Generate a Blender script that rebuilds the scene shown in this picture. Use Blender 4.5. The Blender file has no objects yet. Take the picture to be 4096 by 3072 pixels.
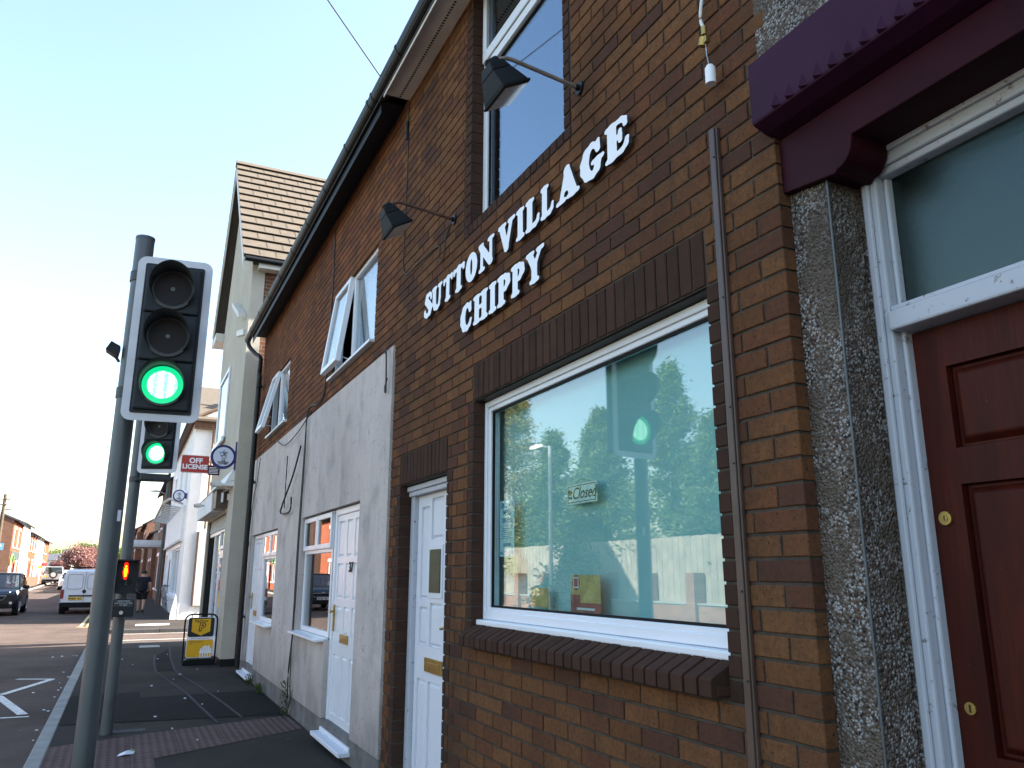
import bpy, math, random
import numpy as np
from mathutils import Vector, Matrix
R = math.radians
random.seed(7)
rng = np.random.default_rng(11)
S = bpy.context.scene
COL = S.collection

# ------------------------------------------------------------------ camera, sky, sun, exposure
cam_d = bpy.data.cameras.new('camera'); cam = bpy.data.objects.new('camera', cam_d); COL.objects.link(cam)
YAW, PIT, ROL = 0.4463, 0.2375, 0.0019
fw = Vector((math.sin(YAW)*math.cos(PIT), math.cos(YAW)*math.cos(PIT), math.sin(PIT)))
rt = Vector((math.cos(YAW), -math.sin(YAW), 0)); up = rt.cross(fw)
r2 = math.cos(ROL)*rt + math.sin(ROL)*up; u2 = -math.sin(ROL)*rt + math.cos(ROL)*up
m = Matrix((( r2.x, u2.x, -fw.x, -1.8064), (r2.y, u2.y, -fw.y, 0.0), (r2.z, u2.z, -fw.z, 1.5), (0, 0, 0, 1)))
cam.matrix_world = m
cam_d.sensor_width = 36; cam_d.lens = 3153.1/4096*36
cam_d.clip_start = 0.02; cam_d.clip_end = 5000
S.camera = cam
SUN_EL, SUN_DIR = R(36.5), Vector((1, -0.215, 0)).normalized()
W = bpy.data.worlds.new('World'); S.world = W; W.use_nodes = True
nt = W.node_tree; bg = nt.nodes['Background']
sk = nt.nodes.new('ShaderNodeTexSky'); sk.sky_type = 'NISHITA'; sk.sun_disc = False
sk.sun_elevation = SUN_EL; sk.sun_rotation = math.atan2(SUN_DIR.x, SUN_DIR.y)
sk.air_density = 1.3; sk.dust_density = 1.9; sk.ozone_density = 1.0
nt.links.new(sk.outputs[0], bg.inputs[0]); bg.inputs[1].default_value = 0.095
sl = bpy.data.lights.new('sun', 'SUN'); sun = bpy.data.objects.new('sun', sl); COL.objects.link(sun)
sl.energy = 4.8; sl.angle = R(0.53); sl.color = (1, 0.93, 0.83)
sd = Vector((SUN_DIR.x*math.cos(SUN_EL), SUN_DIR.y*math.cos(SUN_EL), math.sin(SUN_EL)))
sun.rotation_euler = sd.to_track_quat('Z', 'Y').to_euler()
S.view_settings.view_transform = 'Standard'; S.view_settings.look = 'None'
S.view_settings.exposure = 2.38; S.view_settings.gamma = 1
S.render.engine = 'CYCLES'; S.cycles.max_bounces = 6; S.cycles.transparent_max_bounces = 12
S.cycles.use_denoising = True

# ------------------------------------------------------------------ materials
MATS = {}
class NT:
    def __init__(s, name):
        s.m = bpy.data.materials.new(name); s.m.use_nodes = True; s.t = s.m.node_tree
        s.b = s.t.nodes['Principled BSDF']; s.out = s.t.nodes['Material Output']
        MATS[name] = s.m; s.tc = None
    def n(s, k, **kw):
        nd = s.t.nodes.new('ShaderNode'+k)
        for a, v in kw.items():
            if a.startswith('i_'): nd.inputs[a[2:].replace('_', ' ')].default_value = v
            else: setattr(nd, a, v)
        return nd
    def l(s, a, b): s.t.links.new(a, b)
    def co(s):
        if not s.tc: s.tc = s.n('TexCoord')
        return s.tc.outputs['Object']
    def noise(s, sc, det=4, ro=.55, vec=None, stretch=None):
        v = vec or s.co()
        if stretch:
            mp = s.n('Mapping'); mp.inputs['Scale'].default_value = stretch; s.l(v, mp.inputs[0]); v = mp.outputs[0]
        nd = s.n('TexNoise'); nd.inputs['Scale'].default_value = sc; nd.inputs['Detail'].default_value = det
        nd.inputs['Roughness'].default_value = ro; s.l(v, nd.inputs['Vector']); return nd.outputs['Fac']
    def ramp(s, fac, stops, interp='LINEAR'):
        nd = s.n('ValToRGB'); cr = nd.color_ramp; cr.interpolation = interp
        while len(cr.elements) < len(stops): cr.elements.new(0.5)
        for e, (p, c) in zip(cr.elements, stops):
            e.position = p; e.color = (*c, 1) if len(c) == 3 else c
        s.l(fac, nd.inputs[0]); return nd.outputs[0]
    def mix(s, fac, a, b, mode='MIX'):
        nd = s.n('Mix'); nd.data_type = 'RGBA'; nd.blend_type = mode
        for sock, v in ((nd.inputs[0], fac), (nd.inputs[6], a), (nd.inputs[7], b)):
            if hasattr(v, 'is_output'): s.l(v, sock)
            elif isinstance(v, (int, float)): sock.default_value = v
            else: sock.default_value = (*v, 1)
        return nd.outputs[2]
    def bump(s, h, st=.3, dist=.01, prev=None):
        nd = s.n('Bump'); nd.inputs['Strength'].default_value = st; nd.inputs['Distance'].default_value = dist
        s.l(h, nd.inputs['Height'])
        if prev is not None: s.l(prev, nd.inputs['Normal'])
        s.l(nd.outputs[0], s.b.inputs['Normal']); return nd.outputs[0]
    def col(s, c):
        if hasattr(c, 'is_output'): s.l(c, s.b.inputs['Base Color'])
        else: s.b.inputs['Base Color'].default_value = (*c, 1)
    def set(s, rough=.5, metal=0, spec=.5):
        s.b.inputs['Roughness'].default_value = rough; s.b.inputs['Metallic'].default_value = metal
        s.b.inputs['Specular IOR Level'].default_value = spec

def plain(name, c, rough=.5, metal=0, var=.12, sc=6, bump=0, spec=.5):
    t = NT(name); f = t.noise(sc, 5)
    a = tuple(x*(1-var) for x in c); b = tuple(min(1, x*(1+var)) for x in c)
    t.col(t.ramp(f, [(.3, a), (.7, b)])); t.set(rough, metal, spec)
    if bump: t.bump(t.noise(sc*12, 3), bump, .004)
    return t

def brick_mat(name, stops, speck=(.03, .02, .015), sp=.62):
    t = NT(name); at = t.n('Attribute'); at.attribute_name = 'rnd'
    base = t.ramp(at.outputs['Fac'], stops, 'LINEAR')
    n1 = t.noise(9, 4, .6); base = t.mix(t.ramp(n1, [(.3, (0, 0, 0)), (.75, (.55, .55, .55))]), base, (.10, .05, .03))
    n2 = t.noise(85, 4, .7); base = t.mix(t.ramp(n2, [(sp-.02, (0, 0, 0)), (sp+.02, (1, 1, 1))]), base, speck)
    n4 = t.noise(45, 4, .7); base = t.mix(t.ramp(n4, [(.35, (.5, .5, .5)), (.7, (0, 0, 0))]), base, (.05, .03, .02))
    sg = t.noise(.8, 6, .7, stretch=(1, 1.6, .7)); base = t.mix(t.ramp(sg, [(.42, (0, 0, 0)), (.72, (.62, .62, .62))]), base, (.035, .024, .018))
    ef = t.noise(2.1, 6, .8); base = t.mix(t.ramp(ef, [(.66, (0, 0, 0)), (.80, (.28, .28, .28))]), base, (.30, .24, .18))
    t.col(base); t.set(.9, 0, .08)
    b = t.bump(t.noise(60, 4, .7), .5, .004)
    t.bump(n2, .35, .002, b)
    return t
BUFF = [(0, (.15, .058, .024)), (.25, (.205, .086, .033)), (.5, (.245, .108, .042)), (.72, (.185, .068, .031)), (.88, (.12, .048, .031)), (1, (.085, .038, .030))]
brick_mat('buff_brick', BUFF)
brick_mat('orange_brick', [(0, (.17, .062, .026)), (.3, (.24, .092, .038)), (.55, (.29, .112, .046)), (.75, (.19, .066, .034)), (.9, (.11, .055, .04)), (1, (.26, .075, .036))], sp=.68)
brick_mat('dark_brick', [(0, (.034, .018, .016)), (.5, (.050, .026, .022)), (1, (.064, .033, .027))], (.02, .015, .015), .7)
brick_mat('red_brick', [(0, (.12, .045, .03)), (.5, (.19, .07, .045)), (1, (.1, .05, .04))])
t = NT('mortar'); t.col(t.ramp(t.noise(12), [(.3, (.05, .042, .035)), (.7, (.092, .078, .064))])); t.set(.95, 0, .04); t.bump(t.noise(120), .5, .003)
# brick texture for far walls
def far_brick(name, c1, c2, mort=(.3, .27, .24), sc=1.0, axis='y'):
    t = NT(name); sx = t.n('SeparateXYZ'); t.l(t.co(), sx.inputs[0]); cb = t.n('CombineXYZ')
    ad = t.n('Math', operation='ADD'); t.l(sx.outputs[0], ad.inputs[0]); t.l(sx.outputs[1], ad.inputs[1])
    t.l(ad.outputs[0], cb.inputs[0]); t.l(sx.outputs[2], cb.inputs[1])
    br = t.n('TexBrick'); t.l(cb.outputs[0], br.inputs['Vector'])
    br.inputs['Color1'].default_value = (*c1, 1); br.inputs['Color2'].default_value = (*c2, 1); br.inputs['Mortar'].default_value = (*mort, 1)
    br.inputs['Scale'].default_value = sc; br.inputs['Brick Width'].default_value = .225; br.inputs['Row Height'].default_value = .075; br.inputs['Mortar Size'].default_value = .005
    t.col(t.mix(t.ramp(t.noise(1.5), [(.3, (0, 0, 0)), (.8, (.5, .5, .5))]), br.outputs[0], tuple(x*.5 for x in c1)))
    t.set(.9, 0, .2); return t
far_brick('far_orange_brick', (.33, .085, .035), (.25, .065, .03), (.2, .14, .1))
far_brick('far_brown_brick', (.20, .085, .045), (.14, .06, .035))
far_brick('garden_brick', (.30, .15, .09), (.2, .09, .06))
# weathered white render
t = NT('white_render')
st = t.noise(.9, 5, .6, stretch=(1, 1.7, .6)); sb = t.noise(2.2, 4, .6)
base = t.ramp(st, [(.3, (.48, .42, .385)), (.5, (.60, .53, .485)), (.72, (.70, .62, .57))])
base = t.mix(t.ramp(sb, [(.50, (0, 0, 0)), (.72, (.7, .7, .7))]), base, (.30, .27, .25))
sx = t.n('SeparateXYZ'); t.l(t.co(), sx.inputs[0])
mr = t.n('MapRange'); mr.inputs['From Min'].default_value = .1; mr.inputs['From Max'].default_value = .9; mr.inputs['To Min'].default_value = 1.25; mr.inputs['To Max'].default_value = 0
t.l(sx.outputs[2], mr.inputs[0]); mm = t.n('Math', operation='MULTIPLY'); t.l(mr.outputs[0], mm.inputs[0]); t.l(t.noise(5, 5, .7, stretch=(1, 3, .6)), mm.inputs[1])
base = t.mix(mm.outputs[0], base, (.20, .17, .15))
dk = t.noise(3.2, 5, .7, stretch=(1, 7, .22)); base = t.mix(t.ramp(dk, [(.55, (0, 0, 0)), (.74, (.38, .38, .38))]), base, (.80, .76, .74))
dk2 = t.noise(2.3, 6, .75, stretch=(1, 5, .3)); base = t.mix(t.ramp(dk2, [(.60, (0, 0, 0)), (.78, (.6, .6, .6))]), base, (.17, .15, .14))
vc = t.n('TexVoronoi'); vc.feature = 'DISTANCE_TO_EDGE'; vc.inputs['Scale'].default_value = 1.1; nv = t.n('Mapping'); t.l(t.co(), nv.inputs[0])
nn2 = t.n('TexNoise'); nn2.inputs['Scale'].default_value = 4; t.l(t.co(), nn2.inputs['Vector']); av = t.n('VectorMath', operation='ADD'); t.l(t.co(), av.inputs[0]); t.l(nn2.outputs['Color'], av.inputs[1]); t.l(av.outputs[0], vc.inputs['Vector'])
base = t.mix(t.ramp(vc.outputs['Distance'], [(0, (.55, .55, .55)), (.006, (0, 0, 0))]), base, (.12, .11, .11))
fine = t.noise(140, 3, .7)
base = t.mix(t.ramp(fine, [(.4, (.35, .35, .35)), (.62, (0, 0, 0))]), base, (.2, .2, .22))
t.col(base); t.set(.95, 0, .15); t.bump(fine, .7, .005)
t = NT('cream_render'); sb = t.noise(1.2, 5, .6)
t.col(t.mix(t.ramp(t.noise(90, 3), [(.4, (.3, .3, .3)), (.6, (0, 0, 0))]), t.ramp(sb, [(.3, (.45, .415, .355)), (.7, (.56, .52, .44))]), (.3, .26, .18)))
t.set(.95, 0, .15); t.bump(t.noise(90, 3), .5, .006)
plain('white_paint_wall', (.8, .79, .78), .8, 0, .06, 2, .2)
# pebbledash
t = NT('pebbledash')
vo = t.n('TexVoronoi'); vo.inputs['Scale'].default_value = 115; vo.inputs['Randomness'].default_value = 1; t.l(t.co(), vo.inputs['Vector'])
sc_ = t.n('SeparateColor'); t.l(vo.outputs['Color'], sc_.inputs[0])
c = t.ramp(sc_.outputs[0], [(0, (.40, .38, .36)), (.30, (.27, .235, .205)), (.42, (.12, .07, .055)), (.62, (.19, .135, .10)), (.75, (.05, .042, .04)), (.88, (.45, .43, .42)), (1, (.55, .53, .51))], 'CONSTANT')
c = t.mix(t.ramp(vo.outputs['Distance'], [(.45, (0, 0, 0)), (.75, (1, 1, 1))]), c, (.12, .10, .085))
c = t.mix(t.ramp(t.noise(7, 4), [(.47, (0, 0, 0)), (.60, (.85, .85, .85))]), c, (.13, .10, .075))
c = t.mix(t.ramp(t.noise(2.2, 5, .7), [(.4, (0, 0, 0)), (.75, (.6, .6, .6))]), c, (.06, .05, .042))
t.col(c); t.set(.75, 0, .15)
inv = t.n('Math', operation='SUBTRACT'); inv.inputs[0].default_value = 1; t.l(vo.outputs['Distance'], inv.inputs[1])
t.bump(inv.outputs[0], 1, .012)
plain('upvc', (.74, .76, .80), .28, 0, .03, 3)
plain('painted_wood', (.70, .71, .74), .5, 0, .08, 5, .15)
t = NT('flaking_paint'); f = t.noise(26, 6, .75); t.col(t.mix(t.ramp(f, [(.61, (0, 0, 0)), (.64, (1, 1, 1))]), (.44, .46, .51), (.18, .16, .15))); t.set(.55); t.bump(f, .3, .004)
t = NT('old_door_paint'); f = t.noise(14, 6, .75); t.col(t.mix(t.ramp(f, [(.70, (0, 0, 0)), (.72, (1, 1, 1))]), (.68, .70, .75), (.2, .12, .10))); t.set(.5); t.bump(f, .2, .003)
plain('letter_white', (.85, .86, .9), .45, 0, .03, 3)
plain('letter_edge', (.05, .05, .055), .5, 0, .05, 3)
plain('black_plastic', (.007, .008, .009), .6, 0, .2, 8, 0, .18)
plain('black_housing', (.030, .034, .036), .5, 0, .2, 8)
plain('signal_black', (.018, .022, .026), .6, 0, .2, 8, .1, .3)
plain('gutter_black', (.008, .009, .010), .5, 0, .3, 4, 0, .25)
plain('soffit_white', (.62, .58, .52), .5, 0, .1, 3)
plain('grey_pole', (.088, .098, .104), .42, .15, .14, 5, .05)
plain('border_white', (.62, .62, .65), .5, 0, .08, 8)
plain('brown_plastic', (.075, .045, .035), .45, 0, .2, 8)
plain('rusty_metal', (.12, .06, .045), .7, .3, .35, 20, .2)
plain('lamp_arm_grey', (.25, .22, .2), .6, .3, .35, 20, .1)
plain('purple_paint', (.036, .0075, .026), .55, 0, .2, 5, .12, .12)
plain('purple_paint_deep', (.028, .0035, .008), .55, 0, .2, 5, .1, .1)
plain('dark_room', (.022, .022, .024), .9, 0, .2, 2)  # near-black colour stands in for the darkness of unlit interiors
plain('curtain', (.62, .64, .68), .9, 0, .1, 14, .3)
plain('blind', (.31, .52, .51), .8, 0, .05, .8)
plain('concrete', (.26, .26, .24), .9, 0, .2, 4, .3)
plain('plinth', (.13, .125, .12), .9, 0, .35, 5, .4)
plain('brass', (.40, .28, .09), .4, .9, .15, 20)
plain('steel', (.5, .52, .54), .35, .8, .1, 20)
plain('rubber', (.012, .012, .013), .8, 0, .2, 10)
plain('copper_cable', (.03, .03, .03), .6, 0, .1, 3)
plain('white_cable', (.7, .7, .68), .5, 0, .1, 9)
plain('tile_tan', (.095, .075, .054), .85, 0, .15, 7, .4)
plain('tile_joint', (.06, .05, .04), .9)
plain('slate', (.07, .07, .08), .6, 0, .25, 4, .2)
plain('brown_tile', (.2, .12, .08), .8, 0, .25, 4, .2)
plain('shop_red', (.09, .012, .012), .5, 0, .2, 6)
plain('grey_box', (.5, .49, .46), .8, 0, .12, 3, .1)
plain('yellow_vinyl', (.80, .42, .01), .45, 0, .04, 3)
plain('blue_vinyl', (.02, .02, .14), .45, 0, .1, 3)
plain('lottery_white', (.72, .74, .85), .4, 0, .03, 3)
plain('sky_vinyl', (.12, .35, .6), .45, 0, .1, 3)
plain('sign_red', (.42, .035, .03), .5, 0, .12, 9)
plain('poster_red', (.30, .09, .08), .6, 0, .2, 14)
plain('poster_yellow', (.50, .38, .14), .6, 0, .35, 12)
plain('poster_green', (.12, .26, .06), .6, 0, .3, 12)
plain('teal_vinyl', (.05, .28, .42), .6, 0, .05, 3)
plain('poster_paper', (.45, .66, .68), .8, 0, .05, 3)
plain('notice_white', (.62, .72, .70), .6, 0, .04, 3)
plain('ink', (.012, .012, .015), .6, 0, .05, 3)
plain('fence_wood', (.26, .235, .19), .9, 0, .22, 3, .3)
plain('bark', (.10, .075, .05), .95, 0, .3, 6, .5)
plain('hand_skin', (.45, .26, .18), .6, 0, .06, 9)
plain('navy_cloth', (.005, .006, .014), .9, 0, .15, 9)
plain('dark_cloth', (.005, .005, .006), .9, 0, .15, 9)
plain('hair', (.02, .014, .01), .7, 0, .15, 19)
plain('suv_paint', (.008, .011, .022), .18, .4, .1, 2)
plain('van_paint', (.72, .74, .80), .25, 0, .04, 2)
plain('silver_paint', (.5, .5, .5), .25, .6, .05, 2)
plain('white_car_paint', (.8, .8, .8), .2, 0, .04, 2)
plain('plate_yellow', (.8, .5, .03), .5, 0, .04, 2)
plain('plate_white', (.75, .75, .75), .5, 0, .04, 2)
plain('tail_red', (.25, .01, .015), .25, 0, .1, 9)
plain('head_lamp', (.75, .78, .8), .08, .5, .1, 30)
plain('bungalow_wall', (.55, .5, .42), .9, 0, .1, 2)
plain('litter_white', (.75, .77, .8), .8, 0, .1, 30)
plain('road_paint', (.58, .58, .54), .7, 0, .3, 25)
plain('yellow_paint', (.62, .52, .2), .7, 0, .2, 25)
plain('tactile_pale', (.50, .47, .42), .85, 0, .1, 6)
plain('copper_green', (.06, .08, .075), .6, 0, .2, 6)
for nme, a, b in (('leaf_conifer', (.05, .09, .02), (.15, .20, .05)), ('leaf_green', (.07, .11, .02), (.18, .23, .06)), ('leaf_pink', (.17, .06, .075), (.34, .20, .16)),
                  ('leaf_olive', (.12, .12, .03), (.28, .24, .06)), ('leaf_weed', (.03, .06, .012), (.07, .11, .02))):
    t = NT(nme); at = t.n('Attribute'); at.attribute_name = 'rnd'
    t.col(t.ramp(at.outputs['Fac'], [(0, a), (1, b)])); t.set(.65, 0, .3)
    t.b.inputs['Transmission Weight'].default_value = 0
    tr = t.n('BsdfTranslucent'); t.l(t.ramp(at.outputs['Fac'], [(0, a), (1, b)]), tr.inputs[0])
    mx = t.n('MixShader'); mx.inputs[0].default_value = .3; t.l(t.b.outputs[0], mx.inputs[1]); t.l(tr.outputs[0], mx.inputs[2]); t.l(mx.outputs[0], t.out.inputs[0])

def asphalt(name, a, b, speck=.5):
    t = NT(name); n1 = t.noise(1.1, 5, .6); n2 = t.noise(90, 2, .7)
    c = t.ramp(n1, [(.3, a), (.7, b)])
    c = t.mix(t.ramp(n2, [(.35, (1, 1, 1)), (.5, (0, 0, 0))]), c, tuple(x*.45 for x in a))
    c = t.mix(t.ramp(n2, [(.62, (0, 0, 0)), (.72, (speck, speck, speck))]), c, tuple(x*2.6 for x in b))
    gv = t.n('TexVoronoi'); gv.inputs['Scale'].default_value = 3.5; t.l(t.co(), gv.inputs['Vector']); c = t.mix(t.ramp(gv.outputs['Distance'], [(.055, (.55, .55, .55)), (.07, (0, 0, 0))]), c, tuple(x*2.2 for x in b))
    c = t.mix(t.ramp(t.noise(.5, 6, .75), [(.45, (0, 0, 0)), (.65, (.6, .6, .6))]), c, tuple(x*.5 for x in a))
    t.col(c); t.set(.92, 0, .12); t.bump(n2, .6, .006); return t
asphalt('asphalt_road', (.092, .068, .058), (.128, .096, .080), .5)
asphalt('asphalt_path', (.040, .034, .030), (.058, .049, .043), .35)
asphalt('asphalt_patch', (.013, .0125, .0125), (.02, .019, .019), .4)
asphalt('asphalt_seam', (.075, .075, .078), (.10, .10, .105), .2)
plain('earth', (.09, .085, .06), .95, 0, .3, .2, .2)
t = NT('tactile'); wv = []
for ax in (0, 1):
    sx = t.n('SeparateXYZ'); t.l(t.co(), sx.inputs[0]); mu = t.n('Math', operation='MULTIPLY'); t.l(sx.outputs[ax], mu.inputs[0]); mu.inputs[1].default_value = 2*math.pi/.0667
    si = t.n('Math', operation='SINE'); t.l(mu.outputs[0], si.inputs[0]); wv.append(si.outputs[0])
pr = t.n('Math', operation='ADD'); t.l(wv[0], pr.inputs[0]); t.l(wv[1], pr.inputs[1])
gr = t.n('TexBrick'); gr.offset = 0; gr.inputs['Scale'].default_value = 1; gr.inputs['Brick Width'].default_value = .4; gr.inputs['Row Height'].default_value = .4; gr.inputs['Mortar Size'].default_value = .006
gr.inputs['Color1'].default_value = (1, 1, 1, 1); gr.inputs['Color2'].default_value = (.8, .8, .8, 1); gr.inputs['Mortar'].default_value = (.25, .25, .25, 1); t.l(t.co(), gr.inputs['Vector'])
c = t.mix(1.0, t.ramp(t.noise(3, 5), [(.3, (.075, .045, .041)), (.7, (.11, .066, .06))]), gr.outputs[0], 'MULTIPLY')
c = t.mix(t.ramp(pr.outputs[0], [(0, (0, 0, 0)), (.9, (.3, .3, .3))]), c, (.17, .11, .1))
t.col(c); t.set(.85, 0, .3); t.bump(pr.outputs[0], .6, .006)
# varnished door wood
t = NT('door_wood'); f = t.noise(5, 5, .6, stretch=(3, 3, .35)); f2 = t.noise(30, 4, .6, stretch=(3, 3, .2))
c = t.ramp(f, [(.3, (.034, .0052, .003)), (.7, (.078, .0115, .005))]); c = t.mix(t.ramp(f2, [(.45, (.5, .5, .5)), (.65, (0, 0, 0))]), c, (.03, .006, .004))
sc2 = t.noise(40, 6, .8, stretch=(1, 2.5, .5)); c = t.mix(t.ramp(sc2, [(.655, (0, 0, 0)), (.70, (.45, .45, .45))]), c, (.20, .12, .09))
t.col(c); t.set(.5, 0, .13); t.bump(f2, .15, .002)
# glass: fresnel mix of mirror and clear
def glass(name, ior, tint=(1, 1, 1), rough=0.0, bump=0.0, refl=(1, 1, 1)):
    t = NT(name); t.t.nodes.remove(t.b)
    fr = t.n('Fresnel'); ge = t.n('NewGeometry'); mri = t.n('MapRange'); mri.inputs['To Min'].default_value = ior; mri.inputs['To Max'].default_value = 1/ior; t.l(ge.outputs['Backfacing'], mri.inputs[0]); t.l(mri.outputs[0], fr.inputs[0])
    tr = t.n('BsdfTransparent'); tr.inputs[0].default_value = (*tint, 1)
    gl = t.n('BsdfGlossy'); gl.inputs['Roughness'].default_value = rough; gl.inputs['Color'].default_value = (*refl, 1)
    if bump:
        bn = t.n('Bump'); bn.inputs['Strength'].default_value = bump; bn.inputs['Distance'].default_value = .01
        t.l(t.noise(38, 2, .5), bn.inputs['Height']); t.l(bn.outputs[0], gl.inputs['Normal'])
    mx = t.n('MixShader'); t.l(fr.outputs[0], mx.inputs[0]); t.l(tr.outputs[0], mx.inputs[1]); t.l(gl.outputs[0], mx.inputs[2]); t.l(mx.outputs[0], t.out.inputs[0])
    return t
glass('glass', 2.45, (.75, .8, .82))
glass('blue_glass', 2.6, (.7, .75, .8), refl=(.74, .88, 1))
glass('shop_glass', 1.85, (.9, .97, .97), .012)
glass('car_glass', 1.7, (.25, .28, .28))
glass('frosted_glass', 1.9, (.3, .36, .33), .32, .05, refl=(.46, .60, .58))
def emit(name, c, st):
    t = NT(name); t.b.inputs['Emission Color'].default_value = (*c, 1); t.b.inputs['Emission Strength'].default_value = st
    t.col((.02, .02, .02)); return t
# LED lamp faces
def led(name, core, edge, st, dots=True):
    t = NT(name); t.col((.01, .01, .01)); t.set(.4)
    vo = t.n('TexVoronoi'); vo.inputs['Scale'].default_value = 150; vo.inputs['Randomness'].default_value = .25; t.l(t.co(), vo.inputs['Vector'])
    c = t.ramp(vo.outputs['Distance'], [(.2, core), (.65, edge)])
    t.l(c, t.b.inputs['Emission Color']); t.b.inputs['Emission Strength'].default_value = st; return t
led('green_led', (.80, 1, .88), (.10, .9, .45), .5)
emit('green_glow', (.0, .85, .33), .2)
emit('green_fringe', (.0, .9, .35), .2)
emit('red_man', (1, .003, .0), 1.6)
emit('red_man_core', (1, .20, .0), 1.6)
t = NT('signal_lens'); t.col((.016, .012, .012)); t.set(.5, 0, .2); vo = t.n('TexVoronoi'); vo.inputs['Scale'].default_value = 90; t.l(t.co(), vo.inputs['Vector']); t.bump(vo.outputs['Distance'], .12, .003)
emit('car_lamp_on', (1, .95, .85), 1.2)

# ------------------------------------------------------------------ mesh helpers
ORG = {}
class MB:
    def __init__(s): s.v = []; s.f = []; s.m = []; s.r = []; s.sm = []
    def add(s, vs, fs, m=0, r=0.5, sm=False):
        o = len(s.v); s.v += [tuple(p) for p in vs]
        for f in fs: s.f.append(tuple(i+o for i in f)); s.m.append(m); s.r.append(r); s.sm.append(sm)
        return s
    def box(s, x0, x1, y0, y1, z0, z1, m=0, r=.5):
        vs = [(x0, y0, z0), (x1, y0, z0), (x1, y1, z0), (x0, y1, z0), (x0, y0, z1), (x1, y0, z1), (x1, y1, z1), (x0, y1, z1)]
        return s.add(vs, [(0, 3, 2, 1), (4, 5, 6, 7), (0, 1, 5, 4), (1, 2, 6, 5), (2, 3, 7, 6), (3, 0, 4, 7)], m, r)
    def hexa(s, vs, m=0, r=.5):
        return s.add(vs, [(0, 3, 2, 1), (4, 5, 6, 7), (0, 1, 5, 4), (1, 2, 6, 5), (2, 3, 7, 6), (3, 0, 4, 7)], m, r)
    def quad(s, a, b, c, d, m=0, r=.5): return s.add([a, b, c, d], [(0, 1, 2, 3)], m, r)
    def prism(s, pts, ax, a0, a1, m=0):      # pts: polygon in the other two axes, in order; extruded along ax from a0 to a1
        n = len(pts); vs = []
        for a in (a0, a1):
            for p, q in pts: vs.append({'x': (a, p, q), 'y': (p, a, q), 'z': (p, q, a)}[ax])
        return s.add(vs, [tuple(range(n-1, -1, -1)), tuple(range(n, 2*n))]+[(i, (i+1) % n, n+(i+1) % n, n+i) for i in range(n)], m)
    def tube(s, pts, r, n=10, m=0, caps=True, r_end=None, sm=True):
        pts = [Vector(p) for p in pts]; vs = []; fs = []; k = len(pts)
        for i, p in enumerate(pts):
            d = (pts[min(i+1, k-1)]-pts[max(i-1, 0)]).normalized()
            a = d.cross(Vector((0, 0, 1)));
            if a.length < .05: a = d.cross(Vector((1, 0, 0)))
            a.normalize(); b = d.cross(a)
            rr = r if r_end is None else r+(r_end-r)*i/(k-1)
            for j in range(n):
                t_ = 2*math.pi*j/n; vs.append(p+a*rr*math.cos(t_)+b*rr*math.sin(t_))
        for i in range(k-1):
            for j in range(n): fs.append((i*n+j, i*n+(j+1) % n, (i+1)*n+(j+1) % n, (i+1)*n+j))
        s.add(vs, fs, m, .5, sm)
        if caps: s.add([vs[j] for j in range(n)]+[vs[(k-1)*n+j] for j in range(n)], [tuple(range(n)), tuple(range(n, 2*n))], m)
        return s
    def disc(s, c, nrm, r, n=24, m=0):
        nrm = Vector(nrm).normalized(); a = nrm.cross(Vector((0, 0, 1))); 
        if a.length < .05: a = Vector((1, 0, 0))
        a.normalize(); b = nrm.cross(a); c = Vector(c)
        return s.add([c+a*r*math.cos(2*math.pi*i/n)+b*r*math.sin(2*math.pi*i/n) for i in range(n)], [tuple(range(n))], m)
    def loft(s, rings, m=0, caps=True, sm=False):
        n = len(rings[0]); vs = [p for r in rings for p in r]
        fs = [(i*n+j, i*n+(j+1) % n, (i+1)*n+(j+1) % n, (i+1)*n+j) for i in range(len(rings)-1) for j in range(n)]
        s.add(vs, fs, m, .5, sm)
        if caps: s.add(list(rings[0])+list(rings[-1]), [tuple(range(n)), tuple(range(n, 2*n))], m)
        return s
    def build(s, name, mats, parent=None, local=False, bevel=0, seg=2, subsurf=0):
        if isinstance(mats, str): mats = [mats]
        me = bpy.data.meshes.new(name); off = Vector((0, 0, 0))
        if parent is not None and not local: off = ORG.get(parent, Vector((0, 0, 0)))
        vs = s.v if (off.length == 0) else [(p[0]-off.x, p[1]-off.y, p[2]-off.z) for p in s.v]
        me.from_pydata([tuple(map(float, p)) for p in vs], [], s.f)
        for k in mats: me.materials.append(MATS[k])
        me.polygons.foreach_set('material_index', s.m); me.polygons.foreach_set('use_smooth', s.sm)
        at = me.attributes.new('rnd', 'FLOAT', 'FACE'); at.data.foreach_set('value', s.r)
        o = bpy.data.objects.new(name, me); COL.objects.link(o)
        if parent is not None: o.parent = parent; ORG[o] = off if not local else Vector((0, 0, 0))
        else: ORG[o] = Vector((0, 0, 0))
        if bevel:
            b = o.modifiers.new('bevel', 'BEVEL'); b.width = bevel; b.segments = seg; b.limit_method = 'ANGLE'; b.angle_limit = R(35)
        if subsurf:
            b = o.modifiers.new('sub', 'SUBSURF'); b.levels = subsurf; b.render_levels = subsurf
        return o

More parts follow.
